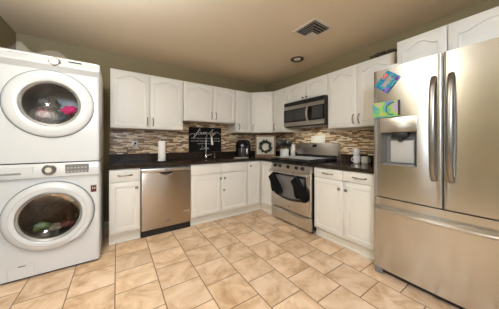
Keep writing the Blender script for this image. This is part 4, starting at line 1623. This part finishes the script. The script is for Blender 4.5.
# framed wreath picture standing across the corner
pd = R_(-40)
t = thing('wreath_picture', 'square wood-framed white picture with a green wreath standing in the counter corner', 'picture', (2.300, 2.868, CT1), pd)
PW, PH = 0.385, 0.410
bm = bmesh.new()
fw = 0.030
box(bm, -PW / 2, -PW / 2 + fw, -0.018, 0.018, 0, PH, 0.003, 1)
box(bm, PW / 2 - fw, PW / 2, -0.018, 0.018, 0, PH, 0.003, 1)
box(bm, -PW / 2, PW / 2, -0.018, 0.018, 0, fw * 1.6, 0.003, 1)
box(bm, -PW / 2, PW / 2, -0.018, 0.018, PH - fw, PH, 0.003, 1)
obj('frame', bm, 'wood', t)
boxobj('panel', (-PW / 2 + fw - 0.004, PW / 2 - fw + 0.004, -0.004, 0.006, fw, PH - fw + 0.004), 'wooddark', t)
def leaf(bm, c, d, L, w, up):
    d = d.normalized()
    s = d.cross(up).normalized() * w
    a = bm.verts.new(c)
    b = bm.verts.new(c + d * L * 0.5 + s + up * w * 0.3)
    e = bm.verts.new(c + d * L)
    f = bm.verts.new(c + d * L * 0.5 - s + up * w * 0.3)
    m = bm.verts.new(c + d * L * 0.5)
    bm.faces.new((a, b, m)); bm.faces.new((b, e, m)); bm.faces.new((e, f, m)); bm.faces.new((f, a, m))
bm = bmesh.new()
wcz = 0.192
lathe(bm, [(0.090 + 0.012 * math.cos(a), -0.014 + 0.008 * math.sin(a)) for a in [2 * PI * k / 8 for k in range(8)]], (0, 0, wcz), 'Y', 32, True)
for k in range(260):
    a = random.uniform(0, 2 * PI)
    c = Vector((0.092 * math.cos(a), -0.016, wcz + 0.092 * math.sin(a)))
    rad = Vector((math.cos(a), 0, math.sin(a)))
    tan = Vector((-math.sin(a), 0, math.cos(a)))
    d = tan * 0.7 + rad * random.uniform(-0.8, 1.0) + Vector((0, -random.uniform(0.0, 0.7), 0))
    leaf(bm, c + rad * random.uniform(-0.012, 0.012), d, random.uniform(0.030, 0.050), 0.010, Vector((0, -1, 0.2)).normalized())
for s in (-1, 1):
    for k in range(5):
        leaf(bm, Vector((s * 0.005, -0.020, wcz + 0.10)), Vector((s * (0.4 + 0.15 * k), -0.2, 0.5 - 0.2 * k)), 0.05, 0.012, Vector((0, -1, 0)))
obj('wreath', bm, 'leaf', t, 180)

# utensil crock: crock, and each utensil standing in it
ucx, ucy = 2.450, 2.520
t = thing('utensil_crock', 'white ceramic utensil crock on the counter left of the range', 'crock', (ucx, ucy, CT1))
bm = bmesh.new()
lathe(bm, [(0, 0), (0.066, 0), (0.074, 0.008), (0.076, 0.03), (0.076, 0.150), (0.078, 0.156), (0.070, 0.158), (0.068, 0.15), (0.068, 0.02), (0, 0.015)], (0, 0, 0), 'Z', 32)
obj('pot', bm, 'white', t, 60)
def utensil(kind, ang, lean, tw, label):
    rb = 0.010 if lean < 0.05 else 0.036
    base = Vector((ucx + rb * math.cos(ang), ucy + rb * math.sin(ang), CT1 + 0.024))
    d = Vector((math.cos(ang) * lean, math.sin(ang) * lean, 1)).normalized()
    bm = bmesh.new()
    L = 0.185
    tube(bm, [base, base + d * 0.1, base + d * L], [0.006, 0.006, 0.005], 8)
    e = base + d * L
    t_ = bmesh.new()
    if kind == 'spoon':
        bmesh.ops.create_uvsphere(t_, u_segments=16, v_segments=10, radius=1)
        bmesh.ops.scale(t_, vec=(0.044, 0.012, 0.058), verts=t_.verts)
        bmesh.ops.translate(t_, vec=(0, 0, 0.052), verts=t_.verts)
    elif kind == 'turner':
        box(t_, -0.045, 0.045, -0.004, 0.004, 0.0, 0.105, 0.003, 1)
        for x in (-0.018, 0.0, 0.018):
            box(t_, x - 0.003, x + 0.003, -0.005, 0.005, 0.02, 0.075)
    else:
        lathe(t_, [(0, 0), (0.034, 0.014), (0.050, 0.05), (0.046, 0.05), (0.030, 0.020), (0, 0.006)], (0, 0, 0), 'Z', 18)
    q = Vector((0, 0, 1)).rotation_difference(d)
    mt = Matrix.Translation(e - d * 0.006) @ q.to_matrix().to_4x4() @ Matrix.Rotation(tw, 4, 'Z')
    merge(bm, t_, mt)
    o = obj(kind, bm, 'black', None, 50)
    # move origin to the base of the handle
    o.data.transform(Matrix.Translation(-base))
    o.location = base
    tag(o, label, 'utensil', 'black utensils in the crock')
vx = Vector((0.824, -0.566))      # towards the right of the picture
ar = math.atan2(vx.y, vx.x)
utensil('spoon', ar + PI, 0.24, -0.7, 'black spoon leaning to the left edge of the utensil crock')
utensil('turner', ar + PI / 2, 0.02, -0.6, 'black slotted turner standing tall in the middle of the crock')
utensil('ladle', ar, 0.13, 0.2, 'black ladle just right of the middle of the crock')
utensil('spoon', ar + 0.3, 0.32, -0.6, 'black spoon leaning furthest right out of the crock')
utensil('spoon', ar + PI + 0.6, 0.06, -0.4, 'black spoon between the left spoon and the turner in the crock')

# white canister by the range
t = thing('canister', 'slim white canister on the counter between the utensil crock and range', 'canister', (2.615, 2.475, CT1))
bm = bmesh.new()
lathe(bm, [(0, 0), (0.040, 0), (0.043, 0.005), (0.043, 0.205), (0.040, 0.210), (0, 0.210)], (0, 0, 0), 'Z', 24)
obj('body', bm, 'plate', t)
bm = bmesh.new()
lathe(bm, [(0, 0.210), (0.044, 0.210), (0.044, 0.232), (0.038, 0.238), (0, 0.239)], (0, 0, 0), 'Z', 24)
obj('lid', bm, 'white', t)

# mugs
def mug(loc, ang, label, h=0.094, r=0.041):
    t = thing('mug', label, 'mug', loc, ang, 'white mugs on the right counter')
    bm = bmesh.new()
    lathe(bm, [(0, 0), (r * 0.80, 0), (r * 0.93, 0.006), (r, 0.03), (r, h - 0.004), (r - 0.002, h), (r - 0.005, h - 0.003), (r - 0.005, 0.012), (0, 0.008)], (0, 0, 0), 'Z', 28)
    obj('cup', bm, 'white', t, 60)
    bm = bmesh.new()
    pts = []
    for k in range(13):
        a = -PI / 2 + PI * k / 12
        pts.append((r - 0.004 + 0.030 * math.cos(a), 0, h * 0.5 + 0.030 * math.sin(a)))
    tube(bm, pts, 0.0052, 8)
    obj('handle', bm, 'white', t)
    return t
aL = ar + PI
mug((2.570, 1.320, CT1), aL, 'white mug standing on the counter at the bottom of the stack')
mug((2.570, 1.320, CT1 + 0.0945), aL + 0.15, 'white mug on top of the two-mug stack', 0.090)
mug((2.575, 1.222, CT1), ar, 'single white mug standing beside the stacked mugs, nearest the refrigerator', 0.088)

# garland on top of the wall cabinet next to the fridge
t = thing('garland', 'leafy brown and green garland lying on top of the wall cabinet by the refrigerator', 'garland', (2.455, 0.845, ZT))
bm = bmesh.new()
tube(bm, [(0.0, 0.26 * k / 10, 0.016 + 0.008 * math.sin(k)) for k in range(11)], 0.007, 6)
obj('stem', bm, 'pine', t)
for mat, cnt, yr in (('leafdry', 40, (0.14, 0.26)), ('leaf', 50, (0.0, 0.16))):
    bm = bmesh.new()
    for k in range(cnt):
        c = Vector((random.uniform(-0.02, 0.02), random.uniform(*yr), random.uniform(0.010, 0.035)))
        d = Vector((random.uniform(-1, 1), random.uniform(-1, 1), random.uniform(-0.1, 0.9)))
        leaf(bm, c, d, random.uniform(0.03, 0.055), 0.010, Vector((0.2, 0.1, 1)).normalized())
    for v in bm.verts:
        v.co.z = max(v.co.z, 0.002)
    obj('leaves', bm, mat, t, 180)
for (y, r) in ((0.055, 0.030), (0.120, 0.034), (0.165, 0.028)):
    bm = bmesh.new()
    lathe(bm, [(0, 0.0), (r * 0.5, 0.003), (r, 0.016), (r * 0.85, 0.02), (r * 0.95, 0.030), (r * 0.7, 0.034), (r * 0.75, 0.044), (r * 0.4, 0.05), (0, 0.062)], (-0.02, y, 0.001), 'Z', 14)
    obj('pinecone', bm, 'pine', t)

# ---------------------------------------------------------------- ceiling: vent, recessed light, ceiling lamp
t = thing('ceiling_vent', 'square louvred air vent in the ceiling, larger than the round light', 'vent', (1.648, 1.256, ZC))
S = 0.310
bm = bmesh.new()
f = 0.028
for b in ((0, S, 0, f), (0, S, S - f, S), (0, f, f, S - f), (S - f, S, f, S - f)):
    box(bm, *b, -0.008, 0.0, 0.002, 1)
obj('frame', bm, 'ventwhite', t)
boxobj('duct', (f, S - f, f, S - f, -0.003, 0.0), 'ventdark', t)
for k in range(4):
    o_ = f + 0.014 + 0.036 * k
    bm = bmesh.new()
    m1 = Matrix.Translation((o_, 0, -0.010)) @ Matrix.Rotation(-R_(40), 4, 'Y')
    box(bm, -0.008, 0.008, o_, S - f, -0.001, 0.001, 0, 1, m1)
    m2 = Matrix.Translation((0, o_, -0.010)) @ Matrix.Rotation(R_(40), 4, 'X')
    box(bm, o_, S - f, -0.008, 0.008, -0.001, 0.001, 0, 1, m2)
    obj('louvre', bm, 'ventwhite', t)
boxobj('centre_plate', (0.175, S - f, 0.175, S - f, -0.014, -0.004), 'ventwhite', t, 0.003, 1)

t = thing('recessed_light', 'round bronze-ringed recessed spotlight in the ceiling above the microwave', 'light', (2.243, 2.035, ZC))
bm = bmesh.new()
lathe(bm, [(0.066, 0.0), (0.098, 0.0), (0.100, -0.004), (0.092, -0.010), (0.070, -0.010), (0.064, -0.002)], (0, 0, 0), 'Z', 36, True)
obj('trim_ring', bm, 'bronze', t)
bm = bmesh.new()
lathe(bm, [(0.066, -0.003), (0.058, -0.002), (0.050, -0.0015)], (0, 0, 0), 'Z', 32)
obj('baffle', bm, 'ventdark', t)
bm = bmesh.new()
lathe(bm, [(0.052, -0.001), (0.048, -0.012), (0.030, -0.018), (0, -0.020)], (0, 0, 0), 'Z', 28)
obj('bulb', bm, 'bulb', t)
